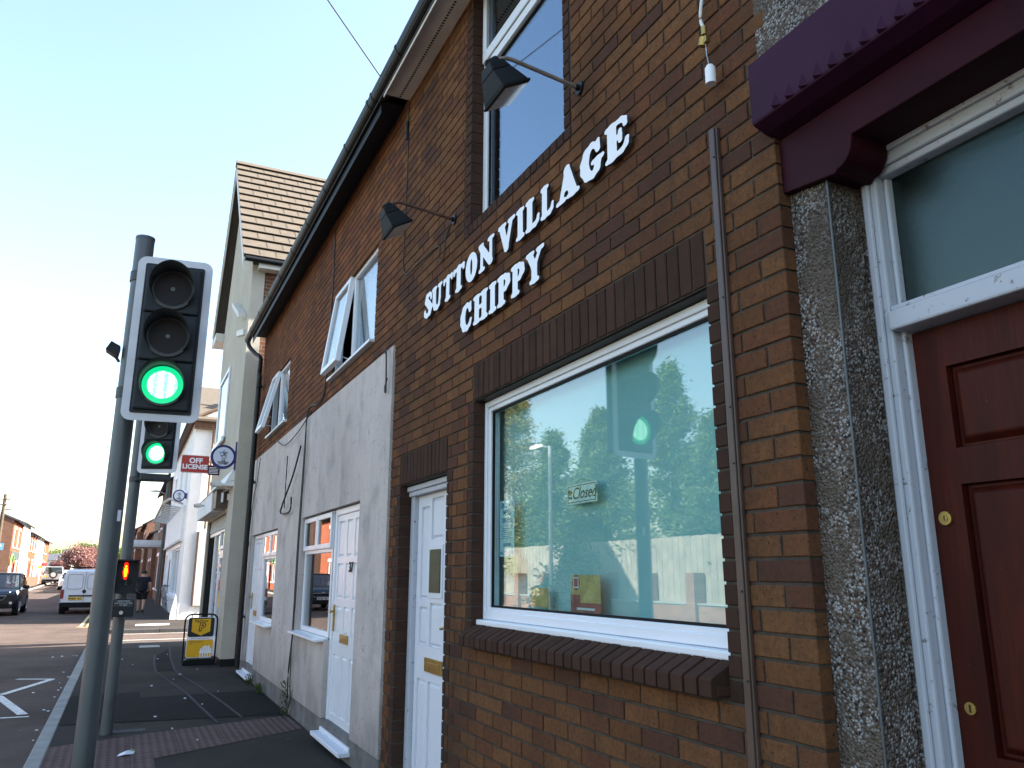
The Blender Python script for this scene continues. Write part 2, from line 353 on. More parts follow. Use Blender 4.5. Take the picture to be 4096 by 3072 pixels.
def tag(o, label=None, cat=None, group=None, kind=None):
    if label: o['label'] = label
    if cat: o['category'] = cat
    if group: o['group'] = group
    if kind: o['kind'] = kind
    return o
def thing(name, label, cat, loc=(0, 0, 0), rz=0, group=None):
    o = bpy.data.objects.new(name, None); COL.objects.link(o); o.location = loc; o.rotation_euler = (0, 0, rz)
    o.empty_display_size = .2; ORG[o] = Vector(loc); return tag(o, label, cat, group)
def struct(mb, name, mats, **k): return tag(mb.build(name, mats, **k), kind='structure')
def dup(root, loc, rz, label=None, group=None):
    r = root.copy(); COL.objects.link(r); r.location = loc; r.rotation_euler = (0, 0, rz)
    if label: r['label'] = label
    if group: r['group'] = group
    for ch in list(root.children):
        c = ch.copy(); COL.objects.link(c); c.parent = r
        for g in ch.children:
            d = g.copy(); COL.objects.link(d); d.parent = c
    return r

def wallholes(mb, x0, x1, y0, y1, z0, z1, holes, m=0):
    """slab normal to x with rectangular holes (ya,yb,za,zb); only outer skin"""
    ys = sorted({y0, y1, *[h[0] for h in holes], *[h[1] for h in holes]}); ys = [y for y in ys if y0 <= y <= y1]
    zs = sorted({z0, z1, *[h[2] for h in holes], *[h[3] for h in holes]}); zs = [z for z in zs if z0 <= z <= z1]
    ny, nz = len(ys)-1, len(zs)-1
    def solid(i, j):
        if i < 0 or j < 0 or i >= ny or j >= nz: return False
        cy, cz = (ys[i]+ys[i+1])/2, (zs[j]+zs[j+1])/2
        return not any(h[0] < cy < h[1] and h[2] < cz < h[3] for h in holes)
    for i in range(ny):
        for j in range(nz):
            if not solid(i, j): continue
            a, b, c, d = ys[i], ys[i+1], zs[j], zs[j+1]
            mb.quad((x0, a, c), (x0, b, c), (x0, b, d), (x0, a, d), m); mb.quad((x1, a, c), (x1, b, c), (x1, b, d), (x1, a, d), m)
            if not solid(i-1, j): mb.quad((x0, a, c), (x1, a, c), (x1, a, d), (x0, a, d), m)
            if not solid(i+1, j): mb.quad((x0, b, c), (x1, b, c), (x1, b, d), (x0, b, d), m)
            if not solid(i, j-1): mb.quad((x0, a, c), (x1, a, c), (x1, b, c), (x0, b, c), m)
            if not solid(i, j+1): mb.quad((x0, a, d), (x1, a, d), (x1, b, d), (x0, b, d), m)

def brick(mb, y0, y1, z0, z1, xf=0.0, dep=.03, m=0, c=.003, jit=.0012, top=None):
    xf += random.uniform(-jit, jit); r = random.random()
    jy = random.uniform(-.001, .001)
    y0 += jy; y1 += jy
    vs = [(xf, y0+c, z0+c), (xf, y1-c, z0+c), (xf, y1-c, z1-c), (xf, y0+c, z1-c),
          (xf+c, y0, z0), (xf+c, y1, z0), (xf+c, y1, z1), (xf+c, y0, z1),
          (xf+dep, y0, z0), (xf+dep, y1, z0), (xf+dep, y1, z1), (xf+dep, y0, z1)]
    fs = [(0, 1, 2, 3)]+[(i, (i+1) % 4, 4+(i+1) % 4, 4+i) for i in range(4)]+[(4+i, 4+(i+1) % 4, 8+(i+1) % 4, 8+i) for i in range(4)]
    mb.add(vs, fs, m, r)
ZL = 1.10                                    # bed joint datum of the brickwork
def courses(mb, y0, y1, k0, k1, holes, par=0, xf=0.0, dep=.03, m=0):
    for k in range(k0, k1):
        za = ZL+.075*k+.005; zb = za+.065; zc = (za+zb)/2
        hs = [(h[0], h[1]) for h in holes if h[2] < zc < h[3]]
        y = y0 + (0 if (k+par) % 2 else -.1125)
        while y < y1-.01:
            segs = [(max(y, y0), min(y+.215, y1))]; y += .225
            for ha, hb in hs:
                ns = []
                for a, b in segs:
                    if hb <= a or ha >= b: ns.append((a, b)); continue
                    if ha-a > .02: ns.append((a, ha-.01))
                    if b-hb > .02: ns.append((hb+.01, b))
                segs = ns
            for a, b in segs:
                if b-a > .02: brick(mb, a, b, za, zb, xf, dep, m)
def quoin(mb, k0, k1, widths, yfix, side, dep=.11, m=0, xf=0.0):
    """dark bricks beside an opening: yfix is the opening edge, side +1 = bricks lie on larger y"""
    for k in range(k0, k1):
        w = widths[k % len(widths)]; za = ZL+.075*k+.005
        a, b = (yfix, yfix+w) if side > 0 else (yfix-w, yfix)
        brick(mb, a, b, za, za+.065, xf, dep, m)
def soldiers(mb, y0, y1, z0, n, m=0, dep=.1, xf=0.0):
    p = (y1-y0)/n
    for i in range(n): brick(mb, y0+i*p+.005, y0+(i+1)*p-.005, z0+.005, z0+.22, xf, dep, m)

def ring(mb, x0, x1, y0, y1, z0, z1, wl, wr=None, wb=None, wt=None, m=0):
    """rectangular frame normal to x: wl at y1 side? sides (wr at y0, wl at y1), bottom wb, top wt"""
    wr = wl if wr is None else wr; wb = wl if wb is None else wb; wt = wl if wt is None else wt
    mb.box(x0, x1, y0, y0+wr, z0, z1, m); mb.box(x0, x1, y1-wl, y1, z0, z1, m)
    mb.box(x0, x1, y0+wr, y1-wl, z0, z0+wb, m); mb.box(x0, x1, y0+wr, y1-wl, z1-wt, z1, m)

def outline(pts, name, mat, parent, org, X, Y, Z, depth, mat_side=None):
    """closed loops (outer and holes) in a 2D plane, filled and extruded, placed in space"""
    cu = bpy.data.curves.new(name, 'CURVE'); cu.dimensions = '2D'; cu.fill_mode = 'BOTH'; cu.extrude = depth/2
    for lp in pts:
        sp = cu.splines.new('POLY'); sp.points.add(len(lp)-1)
        for p, q in zip(sp.points, lp): p.co = (q[0], q[1], 0, 1)
        sp.use_cyclic_u = True
    return curve_to_mesh(cu, name, mat, parent, org, X, Y, Z, mat_side)
def curve_to_mesh(cu, name, mat, parent, org, X, Y, Z, mat_side=None):
    tmp = bpy.data.objects.new('tmp', cu); COL.objects.link(tmp)
    dg = bpy.context.evaluated_depsgraph_get(); me = bpy.data.meshes.new_from_object(tmp.evaluated_get(dg))
    bpy.data.objects.remove(tmp); me.name = name
    X, Y, Z = Vector(X), Vector(Y), Vector(Z)
    off = ORG.get(parent, Vector((0, 0, 0))) if parent is not None else Vector((0, 0, 0))
    M = Matrix(((X.x, Y.x, Z.x, org[0]-off.x), (X.y, Y.y, Z.y, org[1]-off.y), (X.z, Y.z, Z.z, org[2]-off.z), (0, 0, 0, 1)))
    me.transform(M); me.materials.clear(); me.materials.append(MATS[mat])
    if mat_side:
        me.materials.append(MATS[mat_side])
        for p in me.polygons: p.material_index = 0 if abs(p.normal.dot(Z)) > .9 else 1
    o = bpy.data.objects.new(name, me); COL.objects.link(o)
    if parent is not None: o.parent = parent
    ORG[o] = off
    return o
FX = dict(X=(0, -1, 0), Y=(0, 0, 1), Z=(-1, 0, 0))     # faces the street
FY = dict(X=(1, 0, 0), Y=(0, 0, 1), Z=(0, -1, 0))      # faces the camera end
def text(body, size, org, face, mat, parent, name='lettering', ext=.002, bold=0.0, shear=0, align='CENTER', sx=1, mat_side=None):
    cu = bpy.data.curves.new(name, 'FONT'); cu.body = body; cu.size = size; cu.extrude = ext; cu.offset = bold; cu.shear = shear
    cu.align_x = align; cu.align_y = 'CENTER'; cu.resolution_u = 4
    f = dict(face); f['X'] = tuple(c*sx for c in face['X'])
    return curve_to_mesh(cu, name, mat, parent, org, f['X'], f['Y'], f['Z'], mat_side)

# ------------------------------------------------------------------ ground
def gz(y): return .0085*min(max(0, y-40), 160)
def xL(y): return -8.1-.022*max(0, y-60)
def xR(y): return -2.375-.03*max(0, y-60)
YS = [-40, -10, 0, 10, 20.5, 26, 40, 60, 80, 100, 125, 160, 200]
def strip(fa, fb, dz, ys, nm, mat, kind='structure'):
    mb = MB()
    for a, b in zip(ys[:-1], ys[1:]):
        mb.quad((fa(a), a, gz(a)+dz), (fb(a), a, gz(a)+dz), (fb(b), b, gz(b)+dz), (fa(b), b, gz(b)+dz))
    return struct(mb, nm, mat)
mb = MB()
ysg = [-1500, -40, 40, 60, 100, 200, 1800]
for a, b in zip(ysg[:-1], ysg[1:]): mb.quad((-1500, a, gz(a)-.125), (1500, a, gz(a)-.125), (1500, b, gz(b)-.125), (-1500, b, gz(b)-.125))
struct(mb, 'ground', 'earth')
strip(xL, xR, -.1, YS, 'road', 'asphalt_road')
mb = MB(); mb.quad((-2.375, 20.5, -.104), (40, 20.5, -.104), (40, 25.3, -.104), (-2.375, 25.3, -.104)); struct(mb, 'side_road', 'asphalt_road')
mb = MB(); mb.box(-2.25, .6, -14, 20.42, -.12, 0); struct(mb, 'pavement', 'asphalt_path')
mb = MB()
for a, b in zip([25.4, 40, 60, 80, 110, 150][:-1], [25.4, 40, 60, 80, 110, 150][1:]):
    mb.hexa([(xR(a)+.125, a, gz(a)-.12), (1.2, a, gz(a)-.12), (1.2, b, gz(b)-.12), (xR(b)+.125, b, gz(b)-.12), (xR(a)+.125, a, gz(a)), (1.2, a, gz(a)), (1.2, b, gz(b)), (xR(b)+.125, b, gz(b))])
struct(mb, 'pavement', 'asphalt_path')
mb = MB()
for a, b in zip(YS[:-1], YS[1:]):
    mb.hexa([(xL(a)-1.9, a, gz(a)-.12), (xL(a)-.125, a, gz(a)-.12), (xL(b)-.125, b, gz(b)-.12), (xL(b)-1.9, b, gz(b)-.12), (xL(a)-1.9, a, gz(a)), (xL(a)-.125, a, gz(a)), (xL(b)-.125, b, gz(b)), (xL(b)-1.9, b, gz(b))])
struct(mb, 'pavement', 'asphalt_path')
def kerb(pts, nm='kerb', mat='concrete'):
    mb = MB(); 
    for (xa, ya), (xb, yb) in zip(pts[:-1], pts[1:]):
        L = math.hypot(xb-xa, yb-ya); n = max(1, int(L/.915)); dx, dy = (xb-xa)/L, (yb-ya)/L; nx, ny = -dy*.0625, dx*.0625
        for i in range(n):
            s0 = i*L/n+.004; s1 = (i+1)*L/n-.004; h = random.uniform(-.003, .003)+.002
            P = [(xa+dx*s0-nx, ya+dy*s0-ny), (xa+dx*s1-nx, ya+dy*s1-ny), (xa+dx*s1+nx, ya+dy*s1+ny), (xa+dx*s0+nx, ya+dy*s0+ny)]
            mb.hexa([(p[0], p[1], gz(p[1])-.12) for p in P]+[(p[0], p[1], gz(p[1])+h) for p in P])
    return struct(mb, nm, mat, bevel=.012)
kerb([(-2.3125, -14), (-2.3125, 19.4), (-2.1, 20.0), (-1.6, 20.42), (.6, 20.48), (6, 20.5)])
kerb([(8, 25.35), (-1.7, 25.35), (-2.25, 25.9), (-2.3125, 26.5)], 'kerb', 'asphalt_seam')
kerb([(-2.3125, 26.5), (-2.3125, 60), (xR(100)+.06, 100)])
kerb([(xL(-10)-.06, -10), (xL(60)-.06, 60), (xL(110)-.06, 110)])
def poly(nm, pts, z, mat, kind='structure'):
    mb = MB(); mb.add([(x, y, z) for x, y in pts], [tuple(range(len(pts)))]); return struct(mb, nm, mat)
poly('tactile_paving', [(-2.25, 8.58), (-1.42, 8.92), (-.03, 9.38), (-.03, 8.55), (-1.42, 7.72), (-1.42, 3.5), (-2.25, 3.5)], .004, 'tactile')
poly('pavement_patch', [(-2.25, 9.75), (-.03, 9.05+.4), (-.03, 11.5), (-1.46, 11.42), (-1.46, 12.0), (-2.25, 11.9)], .005, 'asphalt_patch')
poly('pavement_patch', [(-1.19, 14.2), (-1.12, 16.9), (-.78, 18.6), (-.91, 14.45)], .005, 'asphalt_patch')
def seam(pts, w=.035, z=.009, mat='asphalt_seam', nm='pavement_seam'):
    mb = MB()
    for (xa, ya), (xb, yb) in zip(pts[:-1], pts[1:]):
        L = math.hypot(xb-xa, yb-ya); nx, ny = -(yb-ya)/L*w/2, (xb-xa)/L*w/2
        mb.quad((xa-nx, ya-ny, z), (xb-nx, yb-ny, z), (xb+nx, yb+ny, z), (xa+nx, ya+ny, z))
    return struct(mb, nm, mat)
seam([(-1.11, 17.1), (-1.17, 15.7), (-1.19, 14.3), (-1.08, 13.2), (-.98, 12.2), (-.91, 11.5), (-.84, 10.3), (-.77, 9.2)], .032)
seam([(-.78, 18.8), (-.87, 16.5), (-.91, 14.4), (-.85, 13.5), (-.71, 12.2), (-.57, 10.5), (-.5, 9.4)], .032, .0095)
# inspection covers
mb = MB(); mb.box(-1.35, -.95, 19.0, 19.5, .0, .006); struct(mb, 'manhole_cover', 'concrete', bevel=.003)
mb = MB(); mb.box(-1.75, -1.45, 9.05, 9.2, .0, .008); struct(mb, 'manhole_cover', 'asphalt_seam', bevel=.003)
# road markings
def mark(pts, w, mat='road_paint', z=-.0955, nm='road_marking'):
    return seam(pts, w, z, mat, nm)
mark([(-3.14, 15.09), (-2.62, 14.86)], .10); mark([(-2.64, 14.82), (-3.13, 13.24)], .10, z=-.0915); mark([(-3.17, 13.2), (-2.70, 11.36)], .11)
mark([(-3.3, 11.22), (-2.62, 11.17)], .07)
for k in range(1, 5): mark([(-3.14, 13.2+4.0*k-.1), (-2.7, 15.0+4.0*k-4.0+2.2)], .09) if False else None
for k in range(6): mark([(-3.3-k*1.1, 11.22+.02*k), (-3.9-k*1.1, 11.24)], .07)
mark([(-1.75, 22.65), (5, 22.75)], .10, z=-.098); mark([(-1.75, 24.9), (5, 25.0)], .08, z=-.098)
mark([(-2.85, 29.0), (-2.85, 36.5), (-2.85, 58)], .09, 'yellow_paint'); mark([(-2.65, 28.9), (-2.65, 58)], .09, 'yellow_paint', z=-.094); mark([(-2.95, 28.8), (-2.45, 28.3)], .09, 'yellow_paint', z=-.092)
poly('tactile_paving', [(-1.35, 26.9), (-.4, 27.0), (-.35, 27.9), (-1.3, 27.8)], .005, 'tactile_pale')

# ------------------------------------------------------------------ THE BRICK SHOP
shop = thing('brick_shop', 'tan and brown brick chip shop with soldier brick lintels, big window and white panelled door', 'building', (0, 3.9, 0))
WIN = (2.14, 4.315, 1.10, 2.525); DOOR = (4.745, 5.72, -.05, 2.15); TOPW = (3.165, 4.415, 3.725, 5.25)
Y0, Y1 = 1.755, 5.965
mb = MB()
e = .006
wallholes(mb, .007, .10, Y0+.006, Y1, -.05, 5.475, [(WIN[0]-e, WIN[1]+e, WIN[2]+.1, WIN[3]), (DOOR[0]-e, DOOR[1]+e, -.06, DOOR[3]), (TOPW[0]-e, TOPW[1]+e, TOPW[2], TOPW[3]+.3)], 2)
KW = (0, 19)
hol = [(WIN[0]-.075, WIN[1]+.075, ZL, WIN[3]), (WIN[0]-.0, WIN[1]+.0, WIN[3], WIN[3]+.225),
       (DOOR[0]-.10, DOOR[1]+.13, -.2, DOOR[3]), (DOOR[0], DOOR[1], DOOR[3], DOOR[3]+.225),
       (TOPW[0]-.075, TOPW[1]+.10, TOPW[2]-.075, 5.4), (TOPW[0], TOPW[1], 5.25, 5.5)]
courses(mb, Y0, Y1, -15, 59, hol, par=0, m=0, dep=.05)
# dark brick jambs
for k in range(0, 19):
    za = ZL+.075*k+.005
    brick(mb, WIN[0]-.065, WIN[0], za, za+.065, 0, .1, 1); brick(mb, WIN[1], WIN[1]+.065, za, za+.065, 0, .1, 1)
for k in range(-15, 14):
    za = ZL+.075*k+.005
    w = .1 if k % 2 else .035
    brick(mb, DOOR[0]-w, DOOR[0], za, za+.065, 0, .1, 1)
    if w < .1: brick(mb, DOOR[0]-.1+.002, DOOR[0]-w-.01, za, za+.065, 0, .03, 0)
    w = .12 if k % 2 else .07
    brick(mb, DOOR[1], DOOR[1]+w, za, za+.065, 0, .1, 1)
    if w < .1: brick(mb, DOOR[1]+w+.01, DOOR[1]+.13, za, za+.065, 0, .03, 0)
for k in range(34, 58):
    za = ZL+.075*k+.005
    if k > 34: brick(mb, TOPW[0]-.065, TOPW[0], za, za+.065, 0, .1, 1); brick(mb, TOPW[1], TOPW[1]+.09, za, za+.065, 0, .1, 1)
    else:
        y = TOPW[0]-.065
        while y < TOPW[1]+.05: brick(mb, y, y+.065, za, za+.065, 0, .12, 1); y += .075
wall = mb.build('wall', ['buff_brick', 'dark_brick', 'mortar'], shop)
mb = MB(); soldiers(mb, WIN[0], WIN[1], WIN[3], 29, 0); mb.box(.02, .105, WIN[0]-.03, WIN[1]+.03, WIN[3]-.006, WIN[3]+.004, 1); mb.build('lintel', ['dark_brick', 'gutter_black'], shop)
mb = MB(); soldiers(mb, DOOR[0], DOOR[1], DOOR[3], 13, 0); mb.box(.02, .105, DOOR[0]-.03, DOOR[1]+.03, DOOR[3]-.006, DOOR[3]+.004, 1); mb.build('lintel', ['dark_brick', 'gutter_black'], shop)
# sloping brick-on-edge sill
mb = MB(); n = 29; p = (WIN[1]-WIN[0])/n
for i in range(n):
    a = WIN[0]+i*p+.006; b = a+p-.012; x0, x1 = -.052+random.uniform(-.002, .002), .10
    dz = random.uniform(-.0015, .0015)
    x0 -= .020; pr = [(x0+.006, 1.113), (x1, 1.113), (x1, 1.238), (.03, 1.226+dz), (x0+.008, 1.178+dz), (x0, 1.170), (x0, 1.119)]
    o = len(mb.f); mb.prism(pr, 'y', a, b, 0)
    rv = random.random()
    for q in range(o, len(mb.f)): mb.r[q] = rv
mb.box(-.045, .09, WIN[0]+.002, WIN[1]-.002, 1.12, 1.15, 0)
mb.build('brick_sill', ['dark_brick', 'mortar'], shop, bevel=.003)
# big shop window
fr = MB(); x0, x1 = .085, .15
ring(fr, x0, x1, WIN[0]+.004, WIN[1]-.004, 1.255, WIN[3]-.008, .062, .062, .066, .062)
ring(fr, x0-.012, x0, WIN[0]+.004, WIN[1]-.004, 1.255, WIN[3]-.008, .030, .030, .046, .036)
wf = fr.build('window', 'upvc', shop, bevel=.005)
mb = MB(); mb.box(.03, .13, WIN[0]+.002, WIN[1]-.002, 1.222, 1.254); mb.build('sill', 'upvc', wf, bevel=.008)
mb = MB(); ring(mb, .0985, .112, WIN[0]+.066, WIN[1]-.066, 1.321, WIN[3]-.07, .011, m=0); mb.build('gasket', 'black_plastic', wf)
mb = MB(); mb.box(.106, .112, WIN[0]+.07, WIN[1]-.07, 1.325, WIN[3]-.074); mb.build('pane', 'shop_glass', wf)
mb = MB(); mb.box(.185, .19, WIN[0]-.1, WIN[1]+.1, 1.1, 2.6); mb.build('blind', 'blind', wf)
# shop door
dr = MB(); dx = .105
ring(dr, dx-.015, dx+.09, DOOR[0]+.002, DOOR[1]-.002, .0, DOOR[3]-.012, .075, .075, .03, .07)
dr.box(dx-.05, dx-.015, DOOR[0]+.002, DOOR[1]-.002, DOOR[3]-.05, DOOR[3]-.012); dr.box(dx-.035, dx-.015, DOOR[0]+.002, DOOR[1]-.002, DOOR[3]-.085, DOOR[3]-.05)
dfr = dr.build('door_frame', 'flaking_paint', shop, bevel=.006)
def panel_door(mb, xf, y0, y1, z0, z1, panels, m=0, th=.04, inset=.012):
    wallholes(mb, xf, xf+th, y0, y1, z0, z1, [pp for pp in panels], m)
    for a, b, c, d in panels:
        mb.box(xf+inset+.006, xf+th-.004, a, b, c, d, m)
        # raised field with chamfer
        g = .028
        if b-a > 3*g and d-c > 3*g:
            mb.add([(xf+inset+.006, a+g*.4, c+g*.4), (xf+inset+.006, b-g*.4, c+g*.4), (xf+inset+.006, b-g*.4, d-g*.4), (xf+inset+.006, a+g*.4, d-g*.4),
                    (xf+.004, a+g, c+g), (xf+.004, b-g, c+g), (xf+.004, b-g, d-g), (xf+.004, a+g, d-g)],
                   [(4, 5, 6, 7), (0, 1, 5, 4), (1, 2, 6, 5), (2, 3, 7, 6), (3, 0, 4, 7)], m)
dy0, dy1 = DOOR[0]+.08, DOOR[1]-.08; wd = dy1-dy0
c1, c2 = dy0+wd*.36, dy1-wd*.36
mb = MB()
pan = [(dy1-wd*.30, dy1-.08, 1.33, 1.98), (dy0+.08, dy0+wd*.30, 1.33, 1.98), (c1, c2, 1.74, 2.03), (c1, c2, 1.02, 1.31),
       (dy1-wd*.30, dy1-.08, 1.02, 1.28), (dy0+.08, dy0+wd*.30, 1.02, 1.28), (dy1-wd*.30, dy1-.06, .12, .80), (c1, c2, .12, .80), (dy0+.06, dy0+wd*.30, .12, .80)]
panel_door(mb, dx+.02, dy0, dy1, .035, DOOR[3]-.085, pan+[(c1, c2, 1.36, 1.68)][:0])
door = mb.build('door', 'old_door_paint', shop, bevel=.003)
mb = MB(); mb.box(dx+.012, dx+.0195, c1-.02, c2+.02, 1.345, 1.70, 0); mb.box(dx+.005, dx+.0118, c1+.01, c2-.01, 1.38, 1.67, 1); mb.build('door_glazing', ['old_door_paint', 'frosted_glass'], door)
mb = MB(); mb.box(dx+.006, dx+.0185, c1-.05, c2+.05, .86, .95); mb.box(dx+.002, dx+.006, c1-.03, c2+.03, .885, .925); mb.build('letterbox', 'brass', door, bevel=.003)
mb = MB(); mb.tube([(dx+.018, dy0+.06, 1.17), (dx-.03, dy0+.06, 1.17), (dx-.035, dy0+.1, 1.168), (dx-.03, dy0+.17, 1.16)], .009, 8); mb.box(dx+.014, dx+.0195, dy0+.04, dy0+.08, 1.08, 1.24); mb.build('handle', 'brass', door)
mb = MB(); mb.box(-.02, .10, DOOR[0]+.01, DOOR[1]-.01, -.04, .028); mb.build('step', 'concrete', shop, bevel=.006)
# upper window of the shop
fr = MB(); x0, x1 = .085, .15
ring(fr, x0, x1, TOPW[0]+.003, TOPW[1]-.003, TOPW[2]+.02, TOPW[3]+.25, .06)
fr.box(x0-.006, x1, TOPW[0]+.06, TOPW[1]-.06, 4.86, 4.925); fr.box(x0-.02, x0-.006, TOPW[0]+.02, TOPW[1]-.02, 4.925, 5.0); fr.box(x0-.02, x0-.006, TOPW[1]-.075, TOPW[1]-.02, 5.0, 5.45)
fr.box(.03, .085, TOPW[0]+.003, TOPW[1]-.003, TOPW[2]+.004, TOPW[2]+.028)
wf = fr.build('window', 'upvc', shop, bevel=.005)
mb = MB(); ring(mb, .1, .112, TOPW[0]+.064, TOPW[1]-.064, TOPW[2]+.082, 4.858, .014); mb.build('gasket', 'black_plastic', wf)
mb = MB(); mb.box(.106, .112, TOPW[0]+.064, TOPW[1]-.064, TOPW[2]+.082, 4.858); mb.box(.09, .096, TOPW[0]+.064, TOPW[1]-.076, 5.0, 5.43); mb.build('pane', 'blue_glass', wf)
# body and roof, soffit
mb = MB(); mb.box(.5, 8, Y0-.005, Y1, -.1, 5.45); mb.build('rooms', 'dark_room', shop)
mb = MB(); mb.prism([(-.24, 5.58), (4.1, 8.7), (8.3, 5.6), (8.3, 5.5), (4.1, 8.58), (-.24, 5.47)], 'y', Y0-.0, Y1); mb.prism([(.01, 5.5), (4.1, 8.5), (8.0, 5.5)], 'y', Y0+.02, Y1-.02, 1); mb.build('roof', ['slate', 'mortar'], shop)
mb = MB(); mb.box(-.225, .0, Y0, 5.83, 5.478, 5.492, 0); mb.box(-.232, -.2255, Y0, 5.83, 5.44, 5.56, 0)
for i in range(130):
    y = 1.8+i*.031; mb.box(-.10, -.082, y, y+.014, 5.4755, 5.4785, 1)
mb.build('soffit', ['soffit_white', 'ink'], shop, bevel=0)
# cracks of mortar to the right: metal trim at the top right
# ------------------------------------------------------------------ signs and fittings on the shop
def capsule_sdf(P, strokes):
    D = np.full(P.shape[:2], 9.0)
    for st in strokes:
        for a, b in zip(st[:-1], st[1:]):
            ax, ay, ar = a; bx, by, br = b; dx_, dy_ = bx-ax, by-ay; L2 = dx_*dx_+dy_*dy_+1e-9
            t_ = np.clip(((P[..., 0]-ax)*dx_+(P[..., 1]-ay)*dy_)/L2, 0, 1)
            d = np.hypot(P[..., 0]-ax-t_*dx_, P[..., 1]-ay-t_*dy_)-(ar+(br-ar)*t_)
            k = .045; h = np.clip(.5+.5*(d-D)/k, 0, 1); D = d*(1-h)+D*h-k*h*(1-h)
    return D
def contours(F, xs, ys):
    segs = {}
    ny, nx = F.shape
    def pt(i0, j0, i1, j1):
        a, b = F[j0, i0], F[j1, i1]; t_ = a/(a-b)
        return (xs[i0]+(xs[i1]-xs[i0])*t_, ys[j0]+(ys[j1]-ys[j0])*t_)
    E = {}
    for j in range(ny-1):
        for i in range(nx-1):
            c = [F[j, i] < 0, F[j, i+1] < 0, F[j+1, i+1] < 0, F[j+1, i] < 0]
            if all(c) or not any(c): continue
            ed = [((i, j), (i+1, j)), ((i+1, j), (i+1, j+1)), ((i, j+1), (i+1, j+1)), ((i, j), (i, j+1))]
            cr = [e_ for e_, (u, v) in zip(ed, ((0, 1), (1, 2), (3, 2), (0, 3))) if c[u] != c[v]]
            if len(cr) == 4: cr = [cr[0], cr[3], cr[1], cr[2]] if c[0] else [cr[0], cr[1], cr[2], cr[3]]
            for q in range(0, len(cr), 2):
                E.setdefault(cr[q], []).append(cr[q+1]); E.setdefault(cr[q+1], []).append(cr[q])
    loops = []; seen = set()
    for s0 in E:
        if s0 in seen: continue
        lp = [s0]; seen.add(s0); cur = s0
        while True:
            nx_ = [q for q in E[cur] if q not in seen]
            if not nx_: break
            cur = nx_[0]; seen.add(cur); lp.append(cur)
        if len(lp) > 5: loops.append([pt(*a, *b) for a, b in lp])
    return loops
def sf(x0, x1, y, r=.05): return [(x0, y, r), (x1, y, r)]
def ell(cx, cy, rx, ry, rs, rt_, a0=0, a1=360, n=22):
    o = []
    for i in range(n+1):
        a = R(a0+(a1-a0)*i/n); o.append((cx+rx*math.cos(a), cy+ry*math.sin(a), rt_+(rs-rt_)*abs(math.cos(a))**1.5))
    return o
GL = {
 'S': [[(.60, .72, .06), (.60, .84, .05), (.46, .93, .065), (.27, .89, .10), (.22, .70, .12), (.40, .52, .13), (.56, .32, .13), (.48, .13, .10), (.28, .07, .07), (.12, .16, .065), (.10, .30, .06)]],
 'U': [[(.20, .90, .11), (.19, .38, .12), (.27, .16, .10), (.43, .08, .075), (.58, .16, .06), (.63, .40, .06), (.64, .92, .06)], sf(.06, .34, .945), sf(.52, .76, .945)],
 'T': [[(.06, .88, .06), (.66, .90, .06)], [(.05, .76, .045), (.05, .90, .05)], [(.67, .76, .045), (.67, .9, .05)], [(.36, .9, .11), (.35, .08, .12)], sf(.2, .51, .055)],
 'O': [ell(.38, .5, .24, .41, .135, .07)],
 'N': [[(.16, .88, .06), (.15, .06, .06)], [(.12, .88, .10), (.64, .14, .11)], [(.67, .94, .055), (.67, .12, .06)], sf(.03, .2, .95), sf(.05, .27, .055), sf(.56, .79, .945)],
 'V': [[(.17, .88, .11), (.39, .10, .09)], [(.39, .08, .07), (.62, .90, .06)], sf(.03, .32, .945), sf(.52, .76, .945)],
 'I': [[(.25, .9, .12), (.25, .1, .125)], sf(.09, .41, .95), sf(.08, .42, .05)],
 'L': [[(.22, .9, .12), (.21, .1, .125)], sf(.07, .38, .95), [(.06, .05, .05), (.5, .07, .07), (.62, .14, .06), (.66, .28, .05)]],
 'A': [[(.40, .95, .06), (.17, .08, .055)], [(.38, .90, .09), (.58, .10, .12)], [(.24, .33, .045), (.52, .33, .045)], sf(.05, .28, .05), sf(.43, .74, .05)],
 'G': [[(.62, .70, .05), (.56, .86, .06), (.42, .93, .07), (.26, .84, .11), (.17, .6, .13), (.17, .38, .13), (.27, .14, .11), (.44, .07, .08), (.58, .16, .09), (.62, .38, .10)], sf(.46, .76, .42), [(.64, .95, .035), (.63, .68, .05)]],
 'E': [[(.21, .9, .12), (.21, .1, .125)], [(.06, .95, .05), (.5, .93, .055), (.6, .86, .05), (.62, .72, .045)], [(.2, .52, .055), (.44, .52, .055)], [(.46, .66, .04), (.46, .38, .04)], [(.06, .05, .05), (.5, .07, .06), (.62, .15, .055), (.66, .3, .045)]],
 'C': [[(.62, .68, .055), (.56, .86, .06), (.42, .93, .07), (.26, .84, .11), (.17, .6, .13), (.17, .38, .13), (.27, .14, .11), (.44, .07, .075), (.6, .16, .06), (.67, .32, .05)], [(.64, .94, .035), (.63, .68, .05)]],
 'H': [[(.2, .9, .11), (.2, .1, .115)], [(.62, .9, .11), (.62, .1, .115)], [(.2, .52, .055), (.62, .52, .055)], sf(.06, .34, .95), sf(.06, .34, .05), sf(.48, .76, .95), sf(.48, .76, .05)],
 'P': [[(.21, .9, .115), (.21, .1, .12)], sf(.06, .37, .05), sf(.06, .24, .95), [(.2, .94, .055), (.4, .93, .065), (.56, .82, .1), (.57, .66, .105), (.44, .5, .065), (.28, .47, .05)]],
 'Y': [[(.16, .88, .11), (.36, .48, .11), (.36, .1, .12)], [(.38, .5, .06), (.62, .9, .055)], sf(.02, .3, .945), sf(.52, .76, .945), sf(.2, .52, .05)],
}
_gc = {}
